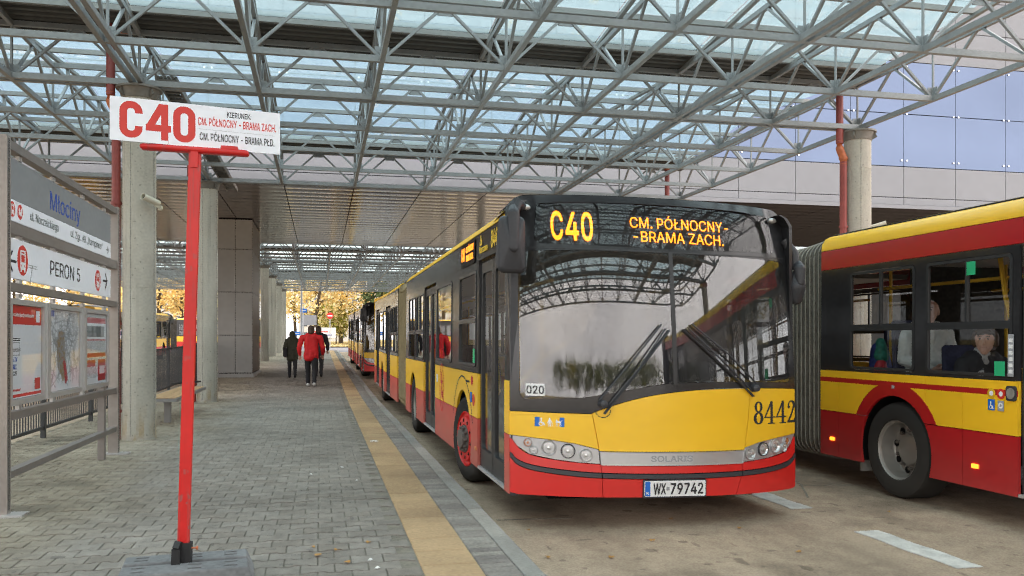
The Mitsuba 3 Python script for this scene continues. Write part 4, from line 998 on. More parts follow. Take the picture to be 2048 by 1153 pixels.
def bus_front(b, text=True):
    """the front of a bus in its own front elevation (x across from the door side, z up), every piece a bowed plate"""
    gap = lambda p, g=0.0025: p.buffer(-g, join_style=2)
    def plate(name, poly, m, off=0.0, depth=0.03, parent=None, **kw):
        return b.add(name, shell(poly, Ff(off), (0, depth, 0), 0.06, 0.25), m, parent, smooth=30, **kw)
    xs_ = np.linspace(0, W, 80)
    outline = Polygon([(0.0, .30), (.06, .288), (W - .06, .288), (W, .30)] + [(x, float(top_edge(x))) for x in xs_[::-1]])
    seamL = [(.615, .957), (.645, .80), (.672, .66), (.69, .45), (.70, .28)]; seamR = [(2.0, 1.165), (1.975, .9), (1.94, .66), (1.905, .45), (1.845, .28)]
    leftof = lambda sm, x: Polygon([(x, sm[0][1] + .5), (sm[0][0], sm[0][1] + .5)] + sm + [(sm[-1][0], .1), (x, .1)])
    Lz, Rz = leftof(seamL, -.1), leftof(seamR, 2.7)
    ytop = Polygon([(-.1, .957), (.615, .952)] + spline([(.626, .962), (.878, 1.05), (1.087, 1.1), (1.303, 1.132), (1.523, 1.152), (1.9, 1.165), (2.0, 1.165), (2.6, 1.15)]) + [(2.7, .2), (-.1, .2)])
    hlt = [(-.1, .775), (0, .763), (.148, .75), (.295, .737), (.484, .712), (.69, .664)]
    hlb = [(.69, .552), (.5, .563), (.333, .58), (.148, .613), (.056, .674), (.012, .735), (-.1, .76)]
    hR = lambda pts: [(W + .0 - x * .93, z) for x, z in pts]
    HL = Polygon(hlt + hlb).intersection(Lz); HR = Polygon(hR(hlt) + hR(hlb)).intersection(Rz)
    sil = Polygon(spline([(.5, .66), (1.3, .65), (2.1, .66)]) + spline([(.5, .548), (1.3, .54), (2.1, .548)])[::-1]).difference(Lz).difference(Rz)
    lowtop = spline([(-.1, .735), (.012, .735), (.056, .674), (.148, .613), (.333, .58), (.5, .563), (.69, .552), (1.3, .54), (1.9, .552), (2.05, .562), (2.24, .58), (2.41, .613), (2.498, .674), (2.54, .735), (2.65, .735)], 120)
    low = Polygon(lowtop + [(2.65, .1), (-.1, .1)]).intersection(outline)
    rub = spline([(-.1, .70), (.0, .63), (.05, .572), (.15, .535), (.295, .513), (.68, .485), (1.3, .476), (1.92, .485), (2.25, .505), (2.42, .53), (2.5, .56), (2.55, .60), (2.65, .66)], 120)
    rubber = Polygon(rub + [(x, z - .042) for x, z in rub[::-1]]).intersection(outline)
    mid = outline.difference(Lz).difference(Rz)
    yel = ytop.intersection(outline).difference(low)
    # core behind everything, so that the joints read dark
    plate('front_core', outline.buffer(-.03).intersection(sbox(0, .2, W, .94)), 'm_void', off=-.055, depth=.03)
    plate('front_panel', gap(yel.intersection(Lz).difference(HL)), 'm_bus_yellow'); plate('front_panel', gap(yel.intersection(Rz).difference(HR)), 'm_bus_yellow')
    plate('bonnet', gap(yel.intersection(mid).difference(sil)), 'm_bus_yellow', off=.003)
    plate('grille_strip', gap(sil), 'm_silver', off=.006)
    s2 = sil.buffer(-.012); plate('grille_strip_edge', gap(sil.difference(s2)), 'm_silver', off=.011, depth=.006)
    for zone in (Lz, mid, Rz): plate('bumper', gap(low.intersection(zone).difference(rubber)), b.red if b.red != 'm_bus_red_deep' else b.red)
    for zone in (Lz, mid, Rz): plate('rub_strip', gap(rubber.intersection(zone), .004), 'm_plastic', off=.010)
    # headlights
    for H_, spots in ((HL, [(.13, .708, .036, 1), (.172, .650, .036, 0), (.285, .672, .062, 0), (.43, .652, .058, 2), (.567, .622, .052, 0)]), (HR, [(2.43, .706, .033, 1), (2.395, .650, .036, 0), (2.285, .672, .060, 0), (2.145, .652, .058, 2), (2.0, .622, .052, 0)])):
        hk = plate('headlight', gap(H_.intersection(outline)), 'm_silver', off=-.014, depth=.03)
        for x, z, r, kind in spots:
            c = np.array([x, float(ysf(x, z)), z]); e = 1e-3
            tx = np.array([1, float(ysf(x + e, z) - ysf(x - e, z)) / (2 * e), 0]); tx /= np.linalg.norm(tx); nn = np.array([tx[1], -tx[0], 0])
            def pl(m): return lambda: m
            def lay(prof, m, name, sm=35):
                q = M().lathe(prof, (0, 0, 0), 'z', 26).out(); v = np.asarray(q.vertices); b.add(name, trimesh.Trimesh(c + v[:, :1] * tx + v[:, 1:2] * np.array([0, 0, 1.0]) + v[:, 2:] * nn, q.faces, process=False), m, hk, smooth=sm)
            lay([(r * .86, -.03), (r * .88, .002), (r * .95, .006), (r, .002), (r * 1.02, -.02)], 'm_plastic' if kind == 2 else 'm_silver', 'bezel')
            lay([(0, -.028), (r * .3, -.028), (r * .62, -.02), (r * .86, .0), (r * .86, -.03)], 'm_lamp_amber' if kind == 1 else 'm_chrome', 'reflector')
            lay([(0, .012), (r * .2, .010), (r * .28, -.01), (r * .28, -.03)], 'm_lamp_amber' if kind == 1 else 'm_lamp_glass', 'bulb')
            q = M().lathe([(0, .010), (r * .5, .0085), (r * .86, .002)], (0, 0, 0), 'z', 20).out(); v = np.asarray(q.vertices)
            b.add('lens', trimesh.Trimesh(c + v[:, :1] * tx + v[:, 1:2] * np.array([0, 0, 1.0]) + v[:, 2:] * nn, q.faces, process=False), 'm_clear_glass', hk, smooth=35)
        cov = M()
    # windscreen
    upper = outline.difference(ytop)
    gl = Polygon(spline([(.075, 1.06), (.486, 1.075), (.8, 1.127), (1.306, 1.205), (1.9, 1.22), (2.475, 1.21)]) + spline([(.075, 2.255), (.5, 2.262), (1.28, 2.258), (2.1, 2.262), (2.475, 2.255)])[::-1])
    gl = gl.buffer(-.05).buffer(.05)
    dest = Polygon(spline([(.20, 2.325), (1.28, 2.30), (2.36, 2.325)]) + spline([(.235, 2.655), (1.28, 2.668), (2.315, 2.655)])[::-1]); dest = dest.buffer(-.05).buffer(.05)
    plate('front_mask', gap(upper.difference(gl).difference(dest)), 'm_bus_black', depth=.035)
    plate('mask_joint', Polygon(spline([(.02, 2.297), (1.28, 2.275), (2.53, 2.297)]) + spline([(.02, 2.288), (1.28, 2.266), (2.53, 2.288)])[::-1]), 'm_bus_frame', off=.004, depth=.006)
    def sheet_(name, poly, m, off, parent=None):
        mm = shell(poly, Ff(off), (0, .004, 0), 0.05, 0.12); n = len(mm.vertices) // 2
        f = mm.faces[(mm.faces < n).all(1)]; return b.add(name, trimesh.Trimesh(mm.vertices[:n], f, process=False), m, parent, smooth=True)
    for a, c, nm in ((0, 1.298, 0), (1.306, W, 1)): sheet_('windscreen', gl.intersection(sbox(a, 0, c, 3)), 'm_windscreen', .002)
    plate('windscreen_seam', sbox(1.285, 1.19, 1.319, 2.27), 'm_bus_frame', off=.010, depth=.016)
    sheet_('display_glass', dest, 'm_display_glass', .002)
    inn = M().box(.16, W - .16, .10, .13, 2.28, 2.66)
    plate('display_board', sbox(.16, 2.29, W - .16, 2.69), 'm_black', off=-.09, depth=.02)
    # roof fairing
    n = 41; xx = np.linspace(0.02, W - .02, n); V = []
    for k, t in enumerate(np.linspace(0, 1, 7)):
        zt = top_edge(xx); yy = ysf(xx, zt); rz = 2.667 + .055 * (1 - np.abs(2 * xx / W - 1) ** 4); e = np.minimum(xx, W - xx); rz = np.minimum(rz, RZ0 + .01 + np.sqrt(np.maximum(RA ** 2 - np.maximum(RA - e, 0) ** 2, 0)))
        V.append(np.stack([xx, yy * (1 - t) + .8 * t, (zt + .012 * math.sin(t * PI)) * (1 - t) + (rz + .004) * t], 1))
    V = np.array(V); i, j = np.meshgrid(np.arange(6), np.arange(n - 1), indexing='ij'); q = np.stack([i * n + j, i * n + j + 1, (i + 1) * n + j + 1, (i + 1) * n + j], -1).reshape(-1, 4)
    fm = M().add(V.reshape(-1, 3), q); fm.add(V.reshape(-1, 3) - [0, 0, .03], q[:, ::-1]); b.add('roof_fairing', fm, 'm_bus_black', smooth=40)
    for x in (.16, W - .16):
        z = 2.625; q = M().lathe([(0, .012), (.022, .010), (.036, .0), (.040, -.01)], (0, 0, 0), 'y', 20).out(lambda v: v * np.array([1, -1, .62])); b.add('marker_lamp', trimesh.Trimesh(q.vertices + [x, float(ysf(x, z)) - .004, z], q.faces, process=False), 'm_lamp_glass', smooth=40)
    # wipers
    for (px, pz), (qx, qz), L in (((.69, 1.035), (1.20, 1.66), 1), ((2.03, 1.17), (1.43, 1.67), -1)):
        def onf(x, z, o): return (x, float(ysf(x, z)) - o, z)
        wm = M()
        for dx in (-.028, .028): wm.tube([onf(px + dx, pz - L * dx, .035), onf((px + qx) / 2 + dx, (pz + qz) / 2 - L * dx, .06), onf(qx + dx * .6, qz - L * dx * .6, .035)], .0075, 6)
        wm.lathe([(0, -.06), (.03, -.05), (.035, 0), (.03, .03)], onf(px, pz, .02), 'y', 12)
        bl = []
        for t in np.linspace(-.08, 1.0, 9): bl.append(onf(px + (qx - px) * t + L * .055, pz + (qz - pz) * t - .03, .014))
        wm.tube(bl, .009, 6); wm.tube([np.array(p) - [0, .018, 0] for p in bl], .005, 5)
        b.add('wiper', wm, 'm_plastic')
    # mirrors: drop-shaped housings on arms from the head
    def mirror(cx, cy, z0, z1, hw, arm):
        hull = m3.Manifold.batch_hull([m3.Manifold.sphere(r, 16).translate([cx + dx, cy + dy, z]) for dx, dy, z, r in [(-hw + .05, 0, z0 + .06, .05), (hw - .05, 0, z0 + .06, .05), (-hw + .05, .05, z0 + .1, .06), (hw - .05, .05, z0 + .1, .06), (-hw + .055, 0, z1 - .08, .05), (hw - .055, 0, z1 - .08, .05), (0, -.03, (z0 + z1) / 2, .07)]])
        r = hull.refine_to_length(.05).to_mesh(); mk = b.add('mirror', trimesh.Trimesh(r.vert_properties[:, :3], r.tri_verts, process=False), 'm_plastic', smooth=50)
        hull = m3.Manifold.batch_hull([m3.Manifold.sphere(r, 14).translate(p) for p, r in [((cx, cy - .075, z0 + .20), .035), ((cx, cy - .06, z1 - .02), .05), ((cx + .01, cy - .02, z1 + .02), .04)]]); r = hull.to_mesh()
        b.add('arm_cover', trimesh.Trimesh(r.vert_properties[:, :3], r.tri_verts, process=False), 'm_plastic', mk, smooth=50)
        b.add('arm', M().tube(arm, [.04, .045, .04, .03][:len(arm)], 10), 'm_plastic', mk, smooth=40)
        b.add('mirror_glass', M().box(cx - hw + .03, cx + hw - .03, cy + .1, cy + .115, z0 + .06, z1 - .05), 'm_chrome', mk)
    mirror(-.03, -.20, 2.04, 2.53, .112, [(-.02, -.20, 2.50), (.02, -.17, 2.61), (.10, .02, 2.62)])
    mirror(W + .045, .06, 1.88, 2.22, .058, [(W + .045, .06, 2.20), (W + .03, .07, 2.34), (W - .05, .10, 2.46)])
    # cab behind the glass
    dash = np.array([(.10, .80), (.06, 1.0), (.09, 1.05), (.33, 1.10), (.72, 1.0), (.78, .36), (.10, .36)]); xd = np.linspace(.10, W - .10, 15); k = 7
    v = np.array([(x, float(ysf(x, z)) * (1 if q < .5 else 0) + q - (0 if q < .5 else .2), z) for x in xd for q, z in dash])
    i, j = np.meshgrid(np.arange(14), np.arange(k), indexing='ij'); f = np.stack([i * k + j, i * k + (j + 1) % k, (i + 1) * k + (j + 1) % k, (i + 1) * k + j], -1).reshape(-1, 4)
    b.add('dashboard', M().add(v, f), 'm_plastic')
    b.add('paper', M().add([(1.75, .16, 1.12), (2.2, .12, 1.10), (2.25, .36, 1.17), (1.8, .40, 1.20), (1.75, .16, 1.114), (2.2, .12, 1.094), (2.25, .36, 1.164), (1.8, .40, 1.194)], [(0, 1, 2, 3), (7, 6, 5, 4)]), 'm_paper')
    st = M(); a = np.linspace(0, 2 * PI, 25); R_ = np.array([[1, 0, 0], [0, .5, -.866], [0, .866, .5]])
    ring = np.stack([.22 * np.cos(a), .22 * np.sin(a), 0 * a], 1) @ R_.T + [1.85, .42, 1.24]; st.tube(ring, .015, 8, caps=False); st.tube([(1.85, .42, 1.24), (1.85, .25, 1.0)], .04, 10)
    for q in (0, 8, 16): st.tube([ring[q], (1.85, .42, 1.24)], .013, 6)
    b.add('steering_wheel', st, 'm_black', smooth=40)
    b.seat(1.85, 1.0, -1, .62)
    b.add('driver_cabin', M().box(1.25, 1.29, 1.35, 1.40, .4, 1.9).box(1.25, W - .1, 1.36, 1.40, .4, 1.35), 'm_interior')
    b.add('cabin_rail', M().tube([(.12, .5, 1.05), (.5, .85, 1.38), (.75, 1.0, 1.5)], .022, 8).tube([(.5, .9, .4), (.5, .9, 1.9)], .02, 8).tube([(.1, .25, .9), (.1, .25, 1.3)], .02, 8), 'm_handrail')
    if not text: return
    def onto(v, x, z, off): v = np.asarray(v); X, Z = x + v[:, 0], z + v[:, 1]; return np.stack([X, ysf(X, Z) - off - v[:, 2], Z], 1)
    def wr(name, v2, x, z, m, off=.004, parent=None, **kw):
        v, f = v2; return b.add(name, trimesh.Trimesh(onto(v, x, z, off), f, process=False), m, parent, **kw)
    # destination display: lit amber lettering behind the glass
    def onb(v, x, z): v = np.asarray(v); X, Z = x + v[:, 0], z + v[:, 1]; return np.stack([X, ysf(X, Z) + .085 - v[:, 2], Z], 1)
    for txt, h, w, x, z, bold in (('C', .228, .095, .405, 2.365, True), ('4', .228, .105, .525, 2.36, True), ('0', .228, .095, .645, 2.36, True), ('CM. PÓŁNOCNY-', .088, .90, 1.455, 2.478, False), ('-BRAMA ZACH.', .088, .82, 1.44, 2.362, False)):
        v, f = text2(txt, h, w, bold, depth=.004); b.add('display_lettering', trimesh.Trimesh(onb(v, x, z), f, process=False), 'm_black', emit=(.58, .125, .0035))
    # plate
    pk_ = wr('number_plate', flat(rrect(-.262, 0, .262, .125, .01), .008), 1.29, .298, 'm_white_print', off=.012)
    wr('holder', flat(rrect(-.272, -.012, .272, .135, .012), .014), 1.29, .298, 'm_plastic', off=.002, parent=pk_)
    wr('country_strip', flat(rrect(-.258, .004, -.215, .121, .006), .001), 1.29, .298, 'm_blue_sticker', off=.0202, parent=pk_)
    wr('country_letters', text2('PL', .022, .026, True), 1.29 - .237, .298 + .016, 'm_white_print', off=.0214, parent=pk_)
    wr('lettering', text2('WX', .085, .105, True), 1.29 - .135, .298 + .02, 'm_ink', off=.0202, parent=pk_)
    wr('plate_seal', flat(rrect(-.012, 0, .012, .03, .003), .001), 1.29 - .065, .298 + .048, 'm_grey_ink', off=.0202, parent=pk_)
    wr('lettering', text2('79742', .085, .285, True), 1.29 + .098, .298 + .02, 'm_ink', off=.0202, parent=pk_)
    # wheelchair, person and pram pictograms
    k_ = wr('access_sticker', flat(sbox(-.11, 0, .11, .075), .001), .292, .842, 'm_blue_sticker', off=.001)
    wc = unary_union([ell(-.062, .062, .007, .007), stroke([(-.062, .054), (-.062, .03), (-.045, .03), (-.038, .012)], .009), ell(-.064, .022, .018, .018).difference(ell(-.064, .022, .012, .012))])
    pe = unary_union([ell(0, .064, .007, .007), stroke([(0, .052), (0, .03)], .016), stroke([(-.004, .03), (-.007, .004)], .007), stroke([(.004, .03), (.007, .004)], .007), stroke([(-.007, .05), (-.016, .03)], .006), stroke([(.007, .05), (.017, .03)], .006), stroke([(.018, .034), (.020, .004)], .003)])
    pr = unary_union([Polygon([(.046, .03), (.085, .03), (.085, .045), (.062, .045), (.05, .062), (.046, .05)]), ell(.054, .012, .008, .008).difference(ell(.054, .012, .005, .005)), ell(.08, .012, .008, .008).difference(ell(.08, .012, .005, .005)), stroke([(.05, .03), (.056, .014)], .004), stroke([(.084, .03), (.078, .014)], .004), stroke([(.085, .044), (.095, .052)], .004)])
    wr('pictograms', flat(unary_union([wc, pe, pr]), .001), .292, .842, 'm_white_print', off=.002, parent=k_)
    # fleet number, in condensed roman figures
    g8 = unary_union([ell(.2, .27, .2, .27), ell(.2, .76, .165, .24)]).difference(ell(.2, .27, .085, .21)).difference(ell(.2, .76, .075, .19))
    g4 = unary_union([sbox(.24, 0, .345, 1.0), sbox(.13, 0, .45, .045), Polygon([(-.03, .30), (.02, .30), (.285, .86), (.26, 1.0)]), sbox(-.03, .27, .47, .325)])
    a = np.linspace(-.3, PI + .1, 24)[::-1]; arc = [(.2 + .15 * math.cos(t), .78 + .19 * math.sin(t)) for t in a]
    g2 = unary_union([Point(x, y).buffer(.03 + .04 * max(0, math.cos(t))) for (x, y), t in zip(arc, a)] + [LineString([(.33, .70), (.22, .40), (.06, .08)]).buffer(.038), ell(.07, .70, .058, .058), Polygon([(0, 0), (.40, 0), (.42, .20), (.375, .20), (.35, .105), (0, .105)])])
    xo = 0
    for gname, gl_, wd in (('8', g8, .47), ('4', g4, .53), ('4', g4, .53), ('2', g2, .43)):
        p = affinity.affine_transform(gl_, [.265, 0, 0, .192, 0, 0]); wr('fleet_number', flat(p, .001), 2.035 + xo, .862, 'm_ink', off=.001); xo += wd * .265
    wr('line_number', flat(sbox(-.07, 0, .07, .098), .001), .185, 1.085, 'm_white_print', off=.004); wr('line_number_print', text2('020', .062, .130, True), .185, 1.103, 'm_ink', off=.0052)
    wr('maker_name', text2('SOLARIS', .045, .36, True, depth=.002), 1.27, .575, 'm_grey_ink', off=.0065)
    v = flat(stroke([(.06 * math.cos(t), .06 * math.sin(t)) for t in np.linspace(PI, 2 * PI, 14)], .006), .002); wr('washer_hose', v, .70, .985, 'm_ink', off=.004)

DOORS1 = [(0.22, 1.46), (4.62, 5.92)]; AX1 = [2.36, 7.42]
WIN1 = [(1.56, 2.62, 1.26, 2.22, 'bar'), (3.16, 4.50, 1.26, 2.22, ''), (5.98, 6.98, 1.225, 2.23, 'split'), (7.13, 8.13, 1.225, 2.23, 'split')]
WIN1B = [(.35, 1.3, 1.26, 2.22, 'bar'), (1.56, 2.62, 1.26, 2.22, ''), (2.85, 4.50, 1.26, 2.22, 'split'), (4.62, 5.92, 1.24, 2.22, 'split'), (5.98, 6.98, 1.24, 2.22, 'split'), (7.13, 8.13, 1.24, 2.22, '')]
DOORS2 = [(12.25, 13.55), (15.9, 17.2)]; AX2 = [14.7]
WIN2 = [(10.55, 11.3, 1.26, 2.22, 'split'), (11.36, 12.18, 1.26, 2.22, 'split'), (13.62, 14.5, 1.26, 2.22, ''), (14.6, 15.8, 1.26, 2.22, '')]
WIN2B = [(10.6, 12.1, 1.26, 2.22, 'split'), (12.25, 13.6, 1.26, 2.22, ''), (13.7, 15.1, 1.26, 2.22, ''), (15.2, 16.8, 1.26, 2.22, '')]
def articulated(b, livery, bell='m_bellows', front=True, text=True, seats=True, rear_section=True):
    b.section(0.02, 8.65, DOORS1, AX1, (WIN1, WIN1B), livery)
    b.add('door_post', M().box(.008, .07, .0, .215, .27, 2.54), 'm_plastic')
    b.roof(.75, 8.65); b.inside(.5, 8.6, poles=(2.0, 4.4, 6.1, 8.2))
    b.bellows(8.65, 10.4, m=bell)
    for y in AX1: pass
    b.wheel(AX1[0], 0, dish=False, rim='m_red_paint', steer=.16 if livery != 'red_top' else 0); b.wheel(AX1[0], 1, dish=False)
    b.wheel(AX1[1], 0); b.wheel(AX1[1], 1)
    if rear_section:
        b.section(10.4, 17.9, DOORS2, AX2, (WIN2, WIN2B), livery)
        b.roof(10.4, 17.9); b.inside(10.4, 17.8, poles=(12.2, 13.6)); b.wheel(AX2[0], 0); b.wheel(AX2[0], 1); b.rear(17.9)
        b.add('roof_unit', M().box(.5, 2.0, 11.2, 13.2, 2.70, 2.86), 'm_white_print')
    b.add('underbody', M().box(.35, W - .35, .1, 8.6, .22, .30).box(.35, W - .35, 10.5, 17.8, .22, .30), 'm_void')
    if front: bus_front(b, text)
    if seats:
        for y in (3.3, 4.1): b.seat(2.1, y)
        for y in (3.3, 4.1): b.seat(.45, y)
        for y in (6.2, 7.15, 7.95): b.seat(.38, y, 1 if y > 7.1 and y < 7.5 else -1, .50); b.seat(2.15, y, -1, .50)
    def amber(y, lit):
        p = rrect(y - .036, .445, y + .036, .482, .008)
        b.side('side_marker', p, 'm_lamp_amber', 0, off=.012, depth=.014, **({'emit': (.36, .07, .004)} if lit else {}))
    return amber

# ---- the bus at the platform
B1 = Bus(thing('articulated_bus', 'front bus with C40 on its lit display, standing at the kerb', 'bus'), 1.4875, 6.70, 0.02, faded=True)
amber = articulated(B1, 'plain', 'm_bellows_tan'); amber(1.53, False)
def on_side(b, name, v2, y, z, m, off=.002, parent=None, **kw):
    v, f = v2; v = np.asarray(v); Z = z + v[:, 1]
    return b.add(name, trimesh.Trimesh(np.stack([sx(Z) - off - v[:, 2], y - v[:, 0], Z], 1), f, process=False), m, parent, **kw)
on_side(B1, 'side_display', flat(rrect(-.42, 0, .42, .24, .03), .002), 2.05, 2.30, 'm_black_gloss', .006)
on_side(B1, 'side_display_lettering', text2('C40', .13, .2, True), 2.33, 2.37, 'm_black', .009, emit=(.26, .06, .003)); on_side(B1, 'side_display_lettering', text2('CM. PÓŁNOCNY', .06, .45, True), 1.92, 2.44, 'm_black', .009, emit=(.26, .06, .003)); on_side(B1, 'side_display_lettering', text2('BRAMA ZACH.', .06, .42, True), 1.92, 2.35, 'm_black', .009, emit=(.26, .06, .003))
on_side(B1, 'fleet_number', text2('8442', .15, .36, True), .62, 2.36, 'm_yellow_print', .006); on_side(B1, 'lettering', text2('Warszawa', .06, .42, True), 1.18, 2.36, 'm_yellow_print', .006)
on_side(B1, 'lettering', flat(unary_union([stroke([(-.05, .02), (0, .1), (.05, .02)], .02), stroke([(-.03, .02), (.03, .02)], .02)]), .002), 1.30, 2.42, 'm_yellow_print', .006)
tm = unary_union([ell(0, 0, .17, .30, 40).difference(ell(0, 0, .155, .285, 40)), stroke([(-.005, .17), (-.005, -.08), (.05, -.12), (.08, -.06)], .05), stroke([(-.06, .07), (.06, .07)], .045)])
on_side(B1, 'city_transport_mark', flat(tm, .002), 3.95, .93, 'm_red_ink', .003)
for y, z, mm, r in ((1.75, 1.12, 'm_red_ink', .05), (1.66, .93, 'm_red_ink', .06)): on_side(B1, 'sticker', flat(ell(0, 0, r, r), .002), y, z, mm, .003)
on_side(B1, 'sticker', flat(sbox(-.05, 0, .05, .14), .002), 1.62, 1.30, 'm_green_sticker', .008); on_side(B1, 'sticker', flat(sbox(-.05, 0, .05, .10), .002), 1.80, .90, 'm_blue_sticker', .003); on_side(B1, 'sticker', flat(sbox(-.06, 0, .06, .1), .002), 4.38, .98, 'm_white_print', .003)
on_side(B1, 'lettering', text2('www.ztm', .025, .2, True), 2.0, 1.09, 'm_ink', .003)
ar = LineString([(2.36 + .66 * math.cos(t), .46 + .68 * math.sin(t)) for t in np.linspace(.35, PI - .35, 40)]).buffer(.008)
B1.side('arch_line', ar, 'm_ink', 0, off=.002, depth=.001)

# ---- the bus on the right
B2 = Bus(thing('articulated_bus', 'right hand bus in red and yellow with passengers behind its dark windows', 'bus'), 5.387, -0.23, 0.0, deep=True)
amber = articulated(B2, 'red_top', front=False, seats=False); amber(8.42, True); amber(6.37, True)
pf = rrect(0, .3, W, 2.70, .1); B2.add('front_panel', shell(pf, Ff(0), (0, .03, 0), .08, .25), 'm_bus_black', smooth=30)
for x, y, z in ((.513, 7.59, .62), (.443, 6.78, .37), (.86, 8.18, .60)): B2.seat(x, y, -1, z)
for y, f_ in ((6.55, -1), (7.55, -1)): B2.seat(2.15, y, f_, .48)
B2.add('handrail', M().tube([(.45, 6.6, 2.3), (.44, 6.52, 1.9), (.42, 6.38, 1.55), (.40, 6.33, 1.0)], .02, 8), 'm_handrail'); B2.add('handrail', M().tube([(.5, 7.75, .4), (.5, 7.75, 2.3)], .02, 8), 'm_handrail')
on_side(B2, 'sticker', flat(sbox(-.05, 0, .05, .115), .002), 6.42, 2.08, 'm_green_sticker', .008); on_side(B2, 'sticker', flat(sbox(-.055, 0, .055, .12), .002), 6.10, 1.235, 'm_green_sticker', .008)
on_side(B2, 'sticker', flat(sbox(-.03, 0, .03, .34), .002), 5.985, 1.235, 'm_grey_ink', .008)
st_ = unary_union([sbox(-.02, .02 + .05 * i, .02, .05 + .05 * i) for i in range(6)]); on_side(B2, 'sticker_print', flat(st_, .001), 5.985, 1.24, 'm_white_print', .0105)
for y, z, r, mm in ((6.19, 1.09, .042, 'm_handrail'), (6.09, 1.09, .042, 'm_red_ink')):
    on_side(B2, 'sticker', flat(ell(0, 0, r, r).difference(ell(0, 0, r * .5, r * .5)), .002), y, z, mm, .004); on_side(B2, 'sticker', flat(ell(0, 0, r * .5, r * .5), .002), y, z, 'm_white_print', .004)
on_side(B2, 'sticker', flat(sbox(-.035, 0, .035, .09), .002), 6.19, .95, 'm_blue_sticker', .004); on_side(B2, 'sticker_print', flat(unary_union([stroke([(-.005, .07), (-.005, .04), (.012, .035), (.018, .015)], .01), ell(-.005, .025, .016, .016).difference(ell(-.005, .025, .010, .010))]), .001), 6.19, .95, 'm_white_print', .0065)
on_side(B2, 'sticker', flat(sbox(-.032, 0, .032, .085), .002), 6.09, .95, 'm_grey_ink', .004); on_side(B2, 'sticker_print', flat(ell(0, .045, .022, .025).difference(ell(0, .045, .012, .014)), .001), 6.09, .95, 'm_white_print', .0065)
on_side(B2, 'door_button', flat(rrect(-.05, -.06, .05, .06, .02), .012), 5.98, 1.10, 'm_plastic', .002); on_side(B2, 'button_cap', flat(ell(0, 0, .04, .045), .006), 5.98, 1.10, 'm_mud', .014)
on_side(B2, 'marker_plate', flat(sbox(-.02, 0, .02, .03), .002), 7.42, 1.06, 'm_grey_ink', .006)
B2.add('mud_flap', M().box(.04, .40, 7.97, 7.995, .18, .72), 'm_mud')
B2.add('jack_bracket', M().box(.3, .42, 6.3, 6.5, .22, .28), 'm_rim_dark')

# ---- the bus waiting behind, and the two buses beyond the railing
B3 = Bus(thing('articulated_bus', 'second bus waiting in line behind the front bus at the kerb', 'bus'), 1.4875, 30.5, 0.0)
articulated(B3, 'plain', 'm_bellows_dark', text=False, seats=False)
B4 = Bus(thing('articulated_bus', 'yellow and red bus beyond the railing, seen between the two nearest columns', 'bus'), 0, 0)
def flip4(v): return np.stack([-14.6 + (v[:, 1] - 9) * .95 + 1.6, 75.0 + v[:, 0] - .12 * (v[:, 1] - 9), v[:, 2] + 0.62], 1)
B4.flip = flip4; articulated(B4, 'plain', 'm_bellows_dark', text=False, seats=False)
B5 = Bus(thing('articulated_bus', 'beige looking bus parked along the road left of the platform, partly behind the nearest column', 'bus'), 0, 0)
def flip5(v): return np.stack([-9.0 - v[:, 0], 55.5 - v[:, 1], v[:, 2] + G(55.5 - v[:, 1])], 1)
B5.flip = flip5; articulated(B5, 'plain', 'm_bellows_dark', text=False, seats=False)
